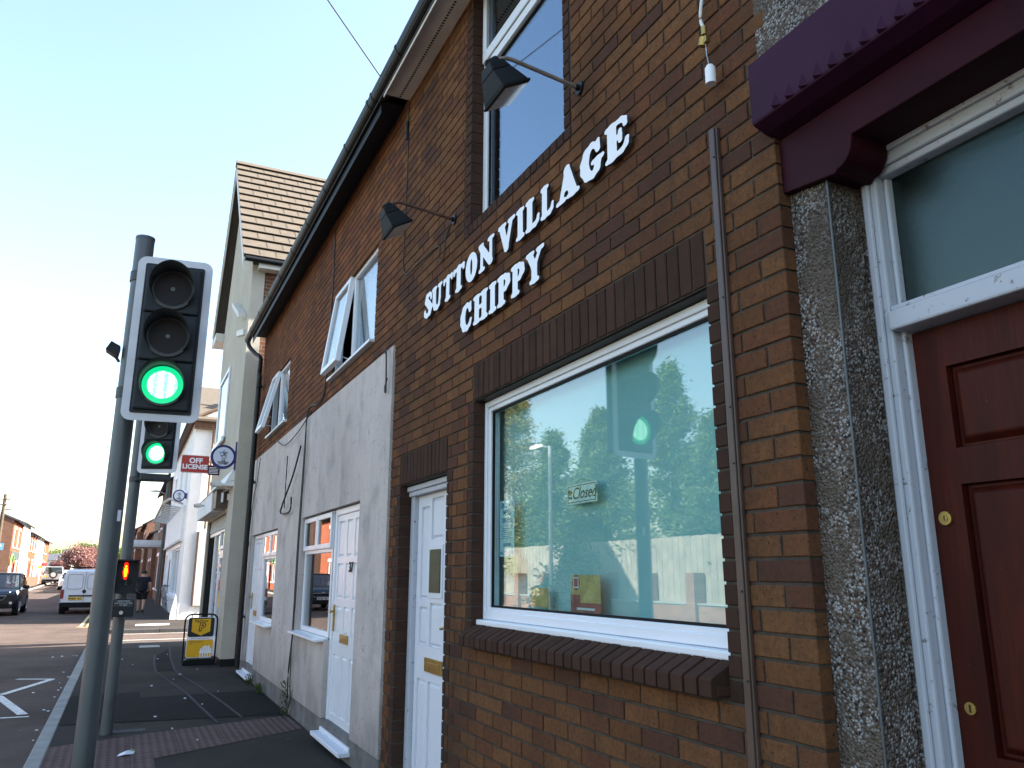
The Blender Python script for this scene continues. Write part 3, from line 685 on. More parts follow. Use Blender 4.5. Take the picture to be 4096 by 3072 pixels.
def glyph(c):
    if c not in _gc:
        xs = np.linspace(-.1, .9, 80); ys = np.linspace(-.1, 1.1, 96)
        P = np.stack(np.meshgrid(xs, ys), -1); lp = contours(capsule_sdf(P, GL[c])-.020, xs, ys)
        a = np.concatenate([np.array(l) for l in lp]); mn, mx = a.min(0), a.max(0)
        _gc[c] = [[((p[0]-mn[0])/(mx[0]-mn[0]), (p[1]-mn[1])/(mx[1]-mn[1])) for p in l] for l in lp]
    return _gc[c]
sign = thing('shop_sign', 'raised white serif letters reading SUTTON VILLAGE CHIPPY on the brick shop wall', 'shop sign', (-.03, 3.9, 3.2))
ROW1 = [('S', 5.186, 5.01), ('U', 5.025, 4.815), ('T', 4.80, 4.62), ('T', 4.615, 4.41), ('O', 4.395, 4.206), ('N', 4.187, 3.951), ('V', 3.898, 3.666), ('I', 3.657, 3.55), ('L', 3.54, 3.372), ('L', 3.362, 3.218), ('A', 3.194, 2.961), ('G', 2.954, 2.738), ('E', 2.732, 2.537)]
ROW2 = [('C', 4.47, 4.28), ('H', 4.26, 4.038), ('I', 4.025, 3.914), ('P', 3.905, 3.728), ('P', 3.72, 3.55), ('Y', 3.536, 3.325)]
for row, zb, h in ((ROW1, 3.285, .19), (ROW2, 2.975, .19)):
    for c, ya, yb in row:
        outline([[(x*(ya-yb), y*h) for x, y in l] for l in glyph(c)], 'letter', 'letter_white', sign, (-.026, ya, zb), depth=.016, mat_side='letter_edge', **FX)
        
def flood(y, z, label, armmat, L=.40, dz=-.02, yaw=0):
    t = thing('wall_floodlight', label, 'floodlight', (0, y, z), 0, 'swan neck floodlights over the shop sign')
    MB().tube([(0, y, z), (-.012, y, z)], .035, 12).tube([(-.012, y, z), (-.03, y, z)], .016, 10).build('wall_plate', 'gutter_black', t)
    pth = [(-.02, y, z)]+[(-.02-L*.9*i/6, y-yaw*i/6, z+(.045)*i/6+dz*0) for i in range(1, 7)]
    ex = -.02-L*.9; pth += [(ex-.03, y-yaw, z+.043), (ex-.06, y-yaw, z+.03), (ex-.085, y-yaw, z+.01)]
    MB().tube(pth, .0105, 8).build('arm', armmat, t)
    hx, hy, hz = ex-.10, y-yaw, z-.0
    h = MB(); h.tube([(hx+.02, hy, hz+.01), (hx-.02, hy, hz-.025)], .028, 10)
    # trapezoid reflector hood, tilted back toward the wall
    def P(u, v, w): # u along y, v along hood axis (down and toward the wall), w across
        ax = Vector((.50, 0, -.86)); wx = Vector((.86, 0, .50)); c = Vector((hx-.005, hy, hz-.02)); q = c+ax*v+wx*w+Vector((0, u, 0)); return tuple(q)
    for (v0, v1, a0, a1, w0, w1) in ((0, .05, .05, .065, .04, .055), (.05, .15, .065, .11, .055, .075), (.15, .165, .116, .116, .08, .08)):
        h.hexa([P(-a0, v0, -w0), P(a0, v0, -w0), P(a0, v0, w0), P(-a0, v0, w0), P(-a1, v1, -w1), P(a1, v1, -w1), P(a1, v1, w1), P(-a1, v1, w1)])
    h.build('lamp_head', 'black_plastic', t, bevel=.006)
    g = MB(); g.hexa([P(-.1, .166, -.066), P(.1, .166, -.066), P(.1, .166, .066), P(-.1, .166, .066), P(-.1, .169, -.066), P(.1, .169, -.066), P(.1, .169, .066), P(-.1, .169, .066)]); g.build('lamp_glass', 'head_lamp', t)
    return t
flood(2.99, 3.86, 'black floodlight on pale grey arm in front of the tall upper shop window', 'lamp_arm_grey')
flood(4.69, 3.875, 'black floodlight on rusty brown arm left of the raised white sign letters', 'rusty_metal')
def cable(pts, r, label, mat='copper_cable', n=6):
    c = MB().tube(pts, r, n).build('cable', mat); return tag(c, label, 'cable')
def smooth(pts, k=6):
    out = []
    P = [Vector(p) for p in pts]; P = [P[0]]+P+[P[-1]]
    for i in range(1, len(P)-2):
        for j in range(k):
            t_ = j/k; out.append(.5*((2*P[i])+(-P[i-1]+P[i+1])*t_+(2*P[i-1]-5*P[i]+4*P[i+1]-P[i+2])*t_*t_+(-P[i-1]+3*P[i]-3*P[i+1]+P[i+2])*t_**3))
    out.append(P[-2]); return out
cable(smooth([(-.004, 5.83, 5.45), (-.006, 5.83, 5.3), (-.006, 5.81, 4.9), (-.006, 5.82, 4.3), (-.006, 5.79, 3.88), (-.006, 5.4, 3.83), (-.006, 5.0, 3.80), (-.012, 4.95, 3.68), (-.012, 4.87, 3.66), (-.008, 4.84, 3.80), (-.008, 4.76, 3.86), (-.01, 4.70, 3.87)]), .0045, 'thin dark cable running down and across the brick to the rusty armed floodlight')
tag(MB().tube([(-.012, 5.83, 5.27), (-.012, 5.83, 5.10)], .014, 8).build('cable_joint', 'gutter_black'), 'dark cable joint sleeve high on the brick wall under the soffit', 'cable joint')
t = thing('lamp_socket', 'white lampholder dangling on a wire from a white cable, right of the sign letters', 'lampholder', (-.02, 2.0, 3.4))
MB().tube(smooth([(-.05, 2.005, 4.4), (-.055, 2.01, 3.9), (-.05, 1.995, 3.7), (-.05, 2.02, 3.56), (-.05, 2.005, 3.50)]), .0065, 8).build('cable', 'white_cable', t)
MB().tube([(-.05, 2.005, 3.505), (-.05, 2.005, 3.47)], .011, 10, 0).tube([(-.05, 2.008, 3.46), (-.05, 2.018, 3.43)], .018, 10, 0).box(-.06, -.04, 1.985, 2.0, 3.43, 3.455, 0).build('fitting', 'brass', t)
MB().tube(smooth([(-.05, 2.0, 3.44), (-.048, 2.0, 3.38), (-.05, 1.985, 3.31)]), .002, 6).build('wire', 'steel', t)
MB().tube([(-.05, 1.985, 3.315), (-.05, 1.985, 3.25)], .0195, 14).tube([(-.05, 1.985, 3.325), (-.05, 1.985, 3.315)], .014, 12).build('lampholder', 'letter_white', t)
# brown trunking
tr = MB(); tr.box(-.016, .001, 2.012, 2.054, -.02, 3.10); tr.box(-.024, -.016, 2.018, 2.048, -.02, 3.10)
t = tag(tr.build('cable_trunking', 'brown_plastic', bevel=.005), 'long brown plastic trunking strip fixed vertically to the brick right of the big window', 'trunking')
for z in (2.98, 2.44, 2.05, 1.86, 1.45, 1.18, .9): MB().tube([(-.0275, 2.024, z), (-.024, 2.024, z)], .004, 8).build('screw', 'ink', t)
# things in the window
t = thing('hanging_notice', 'small white Closed notice hanging behind the big shop window', 'notice', (.14, 3.285, 1.88))
MB().box(.138, .142, 3.15, 3.425, 1.835, 1.93).build('board', 'notice_white', t)
b = MB(); ring(b, .1365, .1378, 3.158, 3.417, 1.842, 1.923, .003); b.build('border', 'ink', t)
text('Closed', .078, (.1365, 3.265, 1.882), FX, 'ink', t, 'lettering', .0006, .0, .35)
b = MB()
for i in range(9): b.disc((.1368-.0001*i, 3.395+random.uniform(-.012, .012), 1.88+random.uniform(-.02, .025)), (-1, 0, 0), random.uniform(.004, .009), 8)
b.build('flower', 'ink', t)
MB().tube([(.14, 3.36, 1.93), (.14, 3.285, 1.955), (.14, 3.2, 1.93)], .001, 5).build('string', 'ink', t)
t = thing('poster', 'tall pale poster with blue lettering at the left edge of the shop window', 'poster', (.13, 4.1, 1.77))
MB().box(.128, .13, 4.01, 4.2, 1.60, 1.915).build('paper', 'poster_paper', t)
for s_, z, h in (('KING BOX', 1.885, .042), ('MEALS', 1.845, .04), ('ONLY £2', 1.80, .04)): text(s_, h, (.127, 4.105, z), FX, 'teal_vinyl', t, 'lettering', .0005, .0012, 0, 'CENTER', .85)
b = MB()
for i in range(7): b.box(.1265, .1275, 4.03+.01*(i % 3), 4.18-.012*(i % 2), 1.765-i*.011, 1.769-i*.011)
b.box(.1265, .1275, 4.05, 4.15, 1.655, 1.675); b.box(.1265, .1275, 4.02, 4.19, 1.612, 1.628); b.build('small_print', 'teal_vinyl', t)
t = thing('poster', 'red poster with a round badge and a yellow picture low in the shop window', 'poster', (.13, 3.25, 1.42))
MB().box(.128, .13, 3.12, 3.385, 1.325, 1.50).build('paper', 'poster_yellow', t)
b = MB(); b.box(.1265, .1275, 3.118, 3.387, 1.325, 1.375); b.box(.1265, .1275, 3.30, 3.387, 1.375, 1.41); b.disc((.1262, 3.335, 1.465), (-1, 0, 0), .036, 24); b.build('print', 'poster_red', t)
b = MB(); ring(b, .1255, .126, 3.31, 3.36, 1.44, 1.49, .006); b.build('badge', 'notice_white', t)
MB().box(.1258, .1262, 3.17, 3.33, 1.342, 1.352).build('print_line', 'notice_white', t)
t = tag(MB().box(.128, .13, 3.97, 4.13, 1.50, 1.60).build('poster', 'poster_green'), 'small green and dark poster under the tall blue lettered poster', 'poster')
t = tag(MB().box(.128, .13, 3.62, 3.80, 1.34, 1.435).build('poster', 'poster_yellow'), 'small yellow poster on the window bottom between green and red posters', 'poster')

# ------------------------------------------------------------------ RIGHT HAND HOUSE (pebbledash, purple lintel, wooden door)
ph = thing('pebbledashed_house', 'pebbledashed house end with purple painted lintel, white door frame and red-brown door', 'house', (0, 0, 0))
mb = MB()
mb.box(.051, .4, 1.60, 1.7555, -.05, 2.76, 0)
mb.box(.1845, .5, 1.585, 1.601, -.05, 2.79, 0)
mb.box(.0, .3, -9, 1.80, 3.175, 5.46, 0)
mb.box(.05, .4, -9, -.4, -.05, 2.79, 0)
mb.build('wall', 'pebbledash', ph)
MB().tube([(.046, 1.598, -.03), (.046, 1.598, 2.74)], .004, 8).build('corner_bead', 'grey_pole', ph)
mb = MB(); mb.prism([(-.085, 3.172), (-.085, 2.952), (-.08, 2.945), (-.03, 2.925), (.02, 2.915), (.35, 2.915), (.35, 3.172)], 'y', -6, 1.765)
lin = mb.build('lintel', 'purple_paint', ph, bevel=.006)
mb = MB()
for i in range(40):
    y = 1.662-i*.057
    if y < .75: break
    mb = MB(); mb.add([(-.0852, y, 2.958), (-.0852, y-.026, 2.958), (-.0852, y-.012, 3.002), (-.099, y-.004, 2.956), (-.086, y, 2.95), (-.086, y-.026, 2.95)], [(0, 3, 2), (3, 1, 2), (4, 5, 3), (0, 4, 3), (1, 3, 5)]); mb.build('notch', 'purple_paint', lin)
mb = MB(); arc = [(1.545-.0, 2.69)]+[(1.535-.062*math.sin(R(a)), 2.70+.085*(1-math.cos(R(a)))) for a in range(0, 91, 10)]
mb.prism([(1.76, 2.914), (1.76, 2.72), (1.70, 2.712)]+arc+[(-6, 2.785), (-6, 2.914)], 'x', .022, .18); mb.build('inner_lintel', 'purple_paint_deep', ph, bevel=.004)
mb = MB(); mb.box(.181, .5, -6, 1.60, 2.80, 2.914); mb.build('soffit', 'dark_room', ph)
# door frame and fanlight
mb = MB(); FX0 = .186
mb.box(FX0, FX0+.1, 1.536, 1.584, -.02, 2.795); mb.box(FX0+.03, FX0+.1, 1.520, 1.536, -.02, 2.71); mb.box(FX0-.014, FX0, 1.556, 1.583, -.02, 2.795)
mb.box(FX0, FX0+.1, .42, 1.536, 2.735, 2.795); mb.box(FX0+.012, FX0+.1, .42, 1.536, 2.71, 2.735); mb.box(FX0-.014, FX0, .42, 1.556, 2.77, 2.795)
mb.box(FX0-.02, FX0+.1, .42, 1.534, 2.205, 2.265); mb.box(FX0-.004, FX0+.1, .42, 1.534, 2.265, 2.285)
mb.box(FX0, FX0+.1, .36, .42, -.02, 2.795)
mb.build('door_frame', 'flaking_paint', ph, bevel=.007)
mb = MB(); mb.box(.240, .246, .42, 1.519, 2.285, 2.71); mb.build('fanlight', 'frosted_glass', ph)
mb = MB(); DYa, DYb = .47, 1.519
panel_door(mb, .245, DYa, DYb, .0, 2.2, [(1.09, 1.425, 1.845, 2.08), (.6, .96, 1.845, 2.08), (1.09, 1.425, 1.05, 1.745), (.6, .96, 1.05, 1.745), (1.09, 1.425, .25, .9), (.6, .96, .25, .9)], 0, .045, .016)
door = mb.build('door', 'door_wood', ph, bevel=.005)
MB().tube([(.245, 1.480, 1.655), (.236, 1.480, 1.655)], .019, 20).tube([(.236, 1.480, 1.655), (.2335, 1.480, 1.655)], .009, 14).box(.2325, .2335, 1.4785, 1.4815, 1.648, 1.662, 1).build('lock', ['brass', 'ink'], door)
MB().tube([(.245, 1.478, 1.16), (.2385, 1.478, 1.16)], .016, 18).box(.2372, .2384, 1.4755, 1.4805, 1.15, 1.17, 1).build('keyhole', ['brass', 'ink'], door)
mb = MB(); mb.box(.5, 8, -9, 1.75, -.1, 5.45); mb.build('rooms', 'dark_room', ph)
mb = MB(); mb.prism([(-.24, 5.58), (4.1, 8.7), (8.3, 5.6), (8.3, 5.5), (4.1, 8.58), (-.24, 5.47)], 'y', -12, 1.75); mb.prism([(.01, 5.5), (4.1, 8.5), (8.0, 5.5)], 'y', -12, 1.7, 1); mb.build('roof', ['slate', 'mortar'], ph)
mb = MB(); mb.box(.05, .6, -9, 1.6, -.06, .0); mb.build('step', 'concrete', ph)

# ------------------------------------------------------------------ TERRACE 37 and 39
def tilted_window(root, y0, y1, z0, z1, ymul, ang, ycur):
    fr = MB(); ring(fr, .03, .10, y0, y1, z0, z1, .05); fr.box(.03, .10, ymul-.028, ymul+.028, z0+.05, z1-.05)
    fr.box(-.05, .03, y0-.03, y1+.03, z0-.03, z0-.002)
    w = fr.build('window', 'upvc', root, bevel=.005)
    MB().box(.06, .066, y0+.05, ymul-.028, z0+.05, z1-.05).build('pane', 'glass', w)
    # top hung casement swung out at the foot
    c = MB(); h = z1-z0-.03; ya, yb = ymul+.02, y1-.012
    ring(c, -.03, .025, ya, yb, -h, 0, .055)
    g = MB(); g.box(-.005, .0, ya+.055, yb-.055, -h+.055, -.055)
    ca, sa = math.cos(ang), math.sin(ang)
    for k in (c, g):
        k.v = [(.02+x*ca+z*sa, y, z1-.015-x*sa+z*ca) for x, y, z in k.v]
    cas = c.build('casement', 'upvc', w, bevel=.005); g.build('pane', 'glass', cas) if False else g.build('casement_pane', 'glass', w)
    MB().tube([(.03, ya+.01, z0+.05), (.02-h*sa+.02, ya+.03, z0+.08)], .006, 6).build('stay', 'steel', w); MB().tube([(.03, yb-.01, z0+.3), (.02-h*sa*.6, yb-.01, z0+.35)], .006, 6).build('stay', 'steel', w)
    cu = MB()
    for i in range(12):
        a = ya+(ycur-ya)*i/12; b = ya+(ycur-ya)*(i+1)/12; xa = .17+.02*math.sin(i*2.2); xb = .17+.02*math.sin((i+1)*2.2)
        cu.quad((xa, a, z0), (xb, b, z0), (xb, b, z1), (xa, a, z1))
    cu.build('curtain', 'curtain', w)
    return w
def terrace(y0, y1, label, lowop, upop, parent_par, seed, num=None):
    h = thing('terraced_house', label, 'house', (0, (y0+y1)/2, 0))
    # brick upper storey
    mb = MB(); uy0, uy1, uz0, uz1 = upop
    wallholes(mb, .007, .10, y0, y1, 3.2, 5.475, [(uy0-.006, uy1+.006, uz0, uz1)], 1)
    courses(mb, y0, y1, 28, 59, [(uy0, uy1, uz0, uz1)], parent_par, 0.0, .1, 0)
    mb.build('wall', ['orange_brick', 'mortar'], h)
    # render
    mb = MB(); wallholes(mb, -.016, .10, y0+.004, y1-.003, .2, 3.315 if y0 < 9 else 3.345, lowop, 0)
    mb.build('render', 'white_render', h, bevel=.006)
    mb = MB(); wallholes(mb, -.004, .10, y0+.004, y1-.003, -.05, .196, [(a, b, -.1, .3) for a, b, c, d in lowop if c < .15], 0); mb.build('plinth', 'plinth', h)
    mb = MB(); mb.box(.5, 8, y0, y1, -.1, 5.45); mb.build('rooms', 'dark_room', h)
    mb = MB(); mb.prism([(-.24, 5.58), (4.1, 8.7), (8.3, 5.6), (8.3, 5.5), (4.1, 8.58), (-.24, 5.47)], 'y', y0, y1); mb.prism([(.01, 5.5), (4.1, 8.5), (8.0, 5.5)], 'y', y0+.02, y1-.02, 1); mb.build('roof', ['slate', 'mortar'], h)
    MB().box(-.20, .0, y0, y1, 5.50, 5.52).box(-.21, -.201, y0, y1, 5.38, 5.56).build('soffit', 'gutter_black', h)
    return h
# number 37
LO37 = [(6.80, 9.40, .88, 2.13), (6.80, 7.86, .06, .88)]
UP37 = (6.65, 8.29, 3.535, 4.50)
h37 = terrace(5.975, 9.42, 'white rendered terraced house number 37 with window beside its white door', [(7.86, 9.30, .89, 2.13), (6.80, 7.86, .19, 2.13)], UP37, 1, 1)
tilted_window(h37, 6.655, 8.285, 3.55, 4.495, 7.57, R(7.5), 7.0)
def low_window(root, y0, y1, z0, z1, ztr):
    fr = MB(); ring(fr, .03, .10, y0, y1, z0, z1, .05, .05, .05, .04); fr.box(.03, .10, y0+.05, y1-.05, ztr-.03, ztr+.025)
    ym = (y0+y1)/2; fr.box(.03, .10, ym-.03, ym+.03, ztr+.025, z1-.04)
    ring(fr, .005, .0299, ym+.012, y1-.012, ztr+.01, z1-.012, .05); ring(fr, .005, .0299, y0+.012, ym-.012, ztr+.01, z1-.012, .05)
    w = fr.build('window', 'upvc', root, bevel=.005)
    MB().box(.05, .056, y0+.05, y1-.05, z0+.05, ztr-.03).box(.015, .02, y0+.06, ym-.06, ztr+.06, z1-.06).box(.015, .02, ym+.06, y1-.06, ztr+.06, z1-.06).build('pane', 'glass', w)
    MB().prism([(-.105, z0-.032), (.03, z0-.028), (.03, z0-.001), (-.105, z0-.012)], 'y', y0-.02, y1+.02).build('sill', 'upvc', w, bevel=.004)
    return w
low_window(h37, 7.93, 9.29, .905, 2.12, 1.745)
def upvc_door(root, y0, y1, z0, z1, hinge_hi=False):
    fr = MB(); ring(fr, .03, .10, y0, y1, z0, z1, .06, .06, .06, .06); d = fr.build('door_frame', 'upvc', root, bevel=.006)
    mb = MB(); a, b = y0+.062, y1-.062; w_ = b-a; z = z0+.062
    P = []
    for c, e_ in ((.07, .29), (.40, .60), (.71, .93)):
        for q, r_ in ((.10, .62), (.80, 1.05), (1.12, 1.44), (1.50, 1.86)):
            P.append((a+w_*c, a+w_*e_, z+q, min(z+r_, z1-.12)))
    panel_door(mb, .045, a, b, z, z1-.062, P, 0, .04, .008)
    dr = mb.build('door', 'upvc', root, bevel=.003)
    MB().box(.030, .0445, b-.055, b-.025, .98, 1.22).tube([(.03, b-.04, 1.16), (-.015, b-.04, 1.16), (-.02, b-.06, 1.16), (-.02, b-.16, 1.155)], .009, 8).build('handle', 'brass', dr)
    MB().box(.032, .0445, a+w_*.36, a+w_*.66, .895, .97).box(.028, .032, a+w_*.40, a+w_*.62, .915, .95).build('letterbox', 'brass', dr, bevel=.002)
    MB().box(-.10, .03, y0-.02, y1+.02, z0-.04, z0-.005).box(-.02, .03, y0-.01, y1+.01, z0-.005, z0+.03).build('step', 'old_door_paint', root, bevel=.006)
    return dr
d37 = upvc_door(h37, 6.82, 7.87, .10, 2.12)
text('37', .125, (.038, 7.22, 1.56), FX, 'ink', d37, 'house_number', .003, .002, 0, 'CENTER', 1.15)
# number 39
UP39 = (11.0, 12.52, 3.535, 4.50)
h39 = terrace(9.425, 13.72, 'stained white rendered terraced house with black downpipe beside the cream shop', [(10.95, 12.30, .845, 2.10), (12.30, 13.35, .19, 2.10)], UP39, 0, 2)
tilted_window(h39, 11.005, 12.515, 3.57, 4.495, 11.88, R(13), 11.3)
low_window(h39, 10.97, 12.28, .86, 2.09, 1.74)
d39 = upvc_door(h39, 12.33, 13.33, .08, 2.09)
# gutter run along the terrace and shop, and downpipe: parts of number 39 / shop
g = MB()
prof = [(-.30+.055-.055*math.cos(R(a)), 5.56-.075*math.sin(R(a))) for a in range(0, 181, 20)]
g.prism(prof+[(-.198, 5.565), (-.30, 5.565)], 'y', 5.9, 14.15)
y = 6.0
while y < 14.1:
    pr = [(-.305+.06-.06*math.cos(R(a)), 5.562-.082*math.sin(R(a))) for a in range(0, 181, 20)]+[(-.18, 5.572), (-.305, 5.572)]
    g.prism(pr, 'y', y, y+.035)
    if int(y*3) % 3 == 0: g.prism(pr, 'y', y+.12, y+.16)
    y += .93
gt = g.build('gutter', 'gutter_black', h39)
g = MB(); g.prism(prof+[(-.198, 5.565), (-.30, 5.565)], 'y', -4, 5.898)
y = 2.5
while y < 5.9:
    pr = [(-.305+.06-.06*math.cos(R(a)), 5.562-.082*math.sin(R(a))) for a in range(0, 181, 20)]+[(-.18, 5.572), (-.305, 5.572)]
    g.prism(pr, 'y', y, y+.035); y += .93
g.build('gutter', 'gutter_black', shop)
d = MB(); dp = smooth([(-.25, 13.95, 5.5), (-.24, 13.92, 5.38), (-.16, 13.7, 5.2), (-.09, 13.5, 5.08), (-.085, 13.46, 4.9), (-.085, 13.44, 4.5)], 5)+[(-.085, 13.42, 2.2), (-.085, 13.38, .1)]
d.tube(dp, .036, 12)
for z in (4.6, 3.0, 2.0, .9): d.tube([(-.085, 13.44, z), (-.085, 13.43, z-.06)], .045, 12)
for z in (4.57, 2.97, .87): d.box(-.1, -.03, 13.36, 13.50, z-.03, z)
d.build('downpipe', 'gutter_black', h39)
# cables on the rendered houses
cable(smooth([(-.006, 8.5, 5.4), (-.006, 8.46, 4.6), (-.006, 8.52, 3.75), (-.01, 8.58, 3.45), (-.02, 8.8, 3.38), (-.045, 9.25, 3.36), (-.04, 9.30, 2.8), (-.04, 9.33, 1.9), (-.042, 9.31, 1.0), (-.045, 9.42, .45), (-.05, 9.35, .18)]), .009, 'black cable running down the brick and the render seam between the two houses')
cable(smooth([(-.045, 9.30, 3.30), (-.04, 9.36, 2.6), (-.04, 9.39, 1.9), (-.04, 9.37, 1.0), (-.045, 9.30, .4), (-.045, 9.2, .15)]), .006, 'thin black cable beside the thicker one on the render seam')
cable(smooth([(-.012, 9.2, 3.37), (-.05, 9.8, 3.2), (-.06, 10.6, 3.16), (-.045, 11.4, 3.34)]), .007, 'slack black cable drooping across the top of the stained render')
cable(smooth([(-.045, 9.55, 3.0), (-.06, 9.86, 2.68), (-.08, 10.35, 2.36), (-.05, 10.6, 2.27), (-.055, 9.95, 2.25), (-.05, 9.93, 2.42)]), .011, 'forked loose black cable with a bent end above the small window')
cable(smooth([(-.04, 10.45, 3.0), (-.045, 10.42, 2.7), (-.045, 10.41, 2.32)]), .007, 'short ragged black cable hanging above the small window')
cable(smooth([(-.036, 6.13, 3.28), (-.05, 6.10, 3.32), (-.05, 6.06, 3.25), (-.045, 6.05, 2.95), (-.04, 6.10, 2.98), (-.04, 6.04, 3.05)]), .007, 'short black cable stub at the right top corner of the white render')
cable(smooth([(-.036, 12.95, 3.3), (-.04, 13.1, 2.9), (-.04, 13.35, 2.7), (-.045, 13.55, 1.9), (-.045, 13.6, 1.0), (-.045, 13.62, .2)]), .006, 'thin brown cable down the render next to the black downpipe')
def weed(x, y, label, n=60, h=.22, z=0):
    t = thing('weed', label, 'plant', (x, y, z)); mb = MB(); st = MB()
    for i in range(9):
        a = random.uniform(0, 6.28); L = random.uniform(.5, 1)*h; st.tube([(x, y, z), (x+.2*L*math.cos(a), y+.35*L*math.sin(a), z+L)], .0025, 4)
    for i in range(n):
        a = random.uniform(0, 6.28); r_ = random.uniform(0, .12); zz = z+random.uniform(.0, h); c = Vector((x-abs(r_*math.cos(a))*.6-.01, y+r_*1.6*math.sin(a), zz)); d_ = Vector((random.uniform(-1, 1), random.uniform(-1, 1), random.uniform(-.3, 1))).normalized()*random.uniform(.015, .04); e_ = d_.cross(Vector((random.random(), random.random(), .3))).normalized()*.008
        mb.add([c-e_, c+d_*.5+e_*1.5, c+d_], [(0, 1, 2)], 0, random.random())
    mb.build('leaves', 'leaf_weed', t); st.build('stem', 'bark', t)
weed(-.05, 9.35, 'straggly weed with dry stems at the foot of the seam between the houses', 150, .36)
weed(-.05, 11.2, 'low green weeds at the wall foot below the small window', 160, .12)
weed(-.04, 12.15, 'weed tuft by the far white door step', 110, .14)
# overhead wire
ow = MB().tube([Vector((-.3, 5.72, 5.56)).lerp(Vector((-5.6, 4.9, 11.6)), i/24.)-Vector((0, 0, 4*.12*(i/24.)*(1-i/24.))) for i in range(25)], .006, 5).build('overhead_wire', 'copper_cable'); tag(ow, 'thin overhead wire slanting across the sky to the shop gutter', 'wire')

# ------------------------------------------------------------------ TRAFFIC LIGHTS
def signal_head(root, c, rz, lit, name_extra=''):
    """parts in local space of the head then rotated about its centre c (front face looks to -y)"""
    ca, sa = math.cos(rz), math.sin(rz)
    def X(mb):
        mb.v = [(c[0]+p[0]*ca-p[1]*sa, c[1]+p[0]*sa+p[1]*ca, c[2]+p[2]) for p in mb.v]; return mb
    def rr(w, h, r_, y0, y1, m=0):
        pts = []
        for cx, cz, a0 in ((w-r_, h-r_, 0), (-w+r_, h-r_, 90), (-w+r_, -h+r_, 180), (w-r_, -h+r_, 270)):
            for a in range(0, 91, 15): pts.append((cx+r_*math.cos(R(a0+a)), cz+r_*math.sin(R(a0+a))))
        mb = MB(); mb.prism(pts, 'y', y0, y1, m); return mb
    X(rr(.2, .478, .05, .0, .006)).build('backing_board', 'border_white', root)
    mb = rr(.158, .436, .012, -.006, -.0005); X(mb).build('black_board', 'signal_black', root)
    mb = MB()
    for k in (-.28, 0, .28): mb.box(-.145, .145, -.03, -.0065, k-.137, k+.137)
    mb.box(-.14, .14, .007, .15, -.43, .43); X(mb).build('housing', 'signal_black', root, bevel=.01)
    for k, cz in enumerate((.28, 0, -.28)):
        on = (k == 2 and lit)
        mb = MB()
        # visor: tapered half-open cowl
        n = 36; L = .17; r0, r1 = .112, .118
        for i in range(n):
            a0 = R(-130+260*i/n)+math.pi/2; a1 = R(-130+260*(i+1)/n)+math.pi/2
            def Ld(a): 
                u = abs(((a-math.pi/2+math.pi) % (2*math.pi))-math.pi)/R(130); return L*(1-.72*u**1.6)
            p = [(r0*math.cos(a0), -.03, cz+r0*math.sin(a0)), (r0*math.cos(a1), -.03, cz+r0*math.sin(a1)), (r1*math.cos(a1), -.03-Ld(a1), cz+r1*math.sin(a1)), (r1*math.cos(a0), -.03-Ld(a0), cz+r1*math.sin(a0))]
            q = [(x*.97, y_, cz+(z_-cz)*.97) for x, y_, z_ in p]
            mb.add(p+q, [(0, 1, 2, 3), (4, 5, 6, 7), (2, 3, 7, 6)], 0, .5, True)
        mb.tube([(0, -.045, cz), (0, -.030, cz)], .118, 30)
        vz = X(mb).build('visor', 'black_housing', root)
        mb = MB(); mb.disc((0, -.0465, cz), (0, -1, 0), .10, 40); X(mb).build('lens', 'green_glow' if on else 'signal_lens', root)
        if on: mb = MB(); mb.disc((0, -.0475, cz), (0, -1, 0), .078, 40); X(mb).build('lamp_core', 'green_led', root)
        if on:
            mb = MB()
            pts_o = [(.106*math.cos(R(a)), cz+.106*math.sin(R(a))) for a in range(0, 360, 10)]; pts_i = [(.0995*math.cos(R(a)), cz+.0995*math.sin(R(a))) for a in range(0, 360, 10)]
            mb.add([(x, -.0468, z_) for x, z_ in pts_o]+[(x, -.0468, z_) for x, z_ in pts_i], [(i, (i+1) % 36, 36+(i+1) % 36, 36+i) for i in range(36)]); X(mb).build('lens_halo', 'green_fringe', root)  # emissive ring paints the lit lamp's overexposed green fringe around the lens
        else:
            mb = MB(); mb.disc((0, -.0469, cz), (0, -1, 0), .012, 12); X(mb).build('lens_spot', 'grey_pole', root)
def pole(root, x, y, h, r_=.052):
    MB().tube([(x, y, -.02), (x, y, h)], r_, 28).build('pole', 'grey_pole', root)
tl = thing('traffic_light', 'nearer traffic light on a grey pole showing green, in front of the other', 'traffic light', (-1.895, 4.9, 0))
pole(tl, -1.895, 4.9, 3.44); MB().tube([(-1.895, 4.9, 3.44), (-1.895, 4.9, 3.455)], .054, 28).build('pole_cap', 'grey_pole', tl)
signal_head(tl, (-1.715, 4.70, 2.797), R(-7), True)
b = MB()
for z in (3.20, 2.50): b.tube([(-1.895, 4.9, z-.03), (-1.895, 4.9, z+.03)], .058, 24); b.box(-1.89, -1.70, 4.78, 4.83, z-.02, z+.02)
b.build('bracket', 'black_housing', tl)
b = MB(); b.tube([(-1.955, 4.9, 2.68), (-1.985, 4.9, 2.72)], .009, 8); b.hexa([(-2.03, 4.84, 2.735), (-1.965, 4.86, 2.70), (-1.965, 4.95, 2.70), (-2.03, 4.93, 2.735), (-2.005, 4.84, 2.785), (-1.955, 4.86, 2.765), (-1.955, 4.95, 2.765), (-2.005, 4.93, 2.785)])
b.build('detector_camera', 'black_housing', tl, bevel=.004)
b = MB(); b.box(-1.87, -1.853, 4.846, 4.8485, 1.78, 1.84); b.build('sticker_patch', 'border_white', tl)
tl.scale = (1.15, 1.15, 1.15); tl.location = (-1.908, 5.635, -.225)
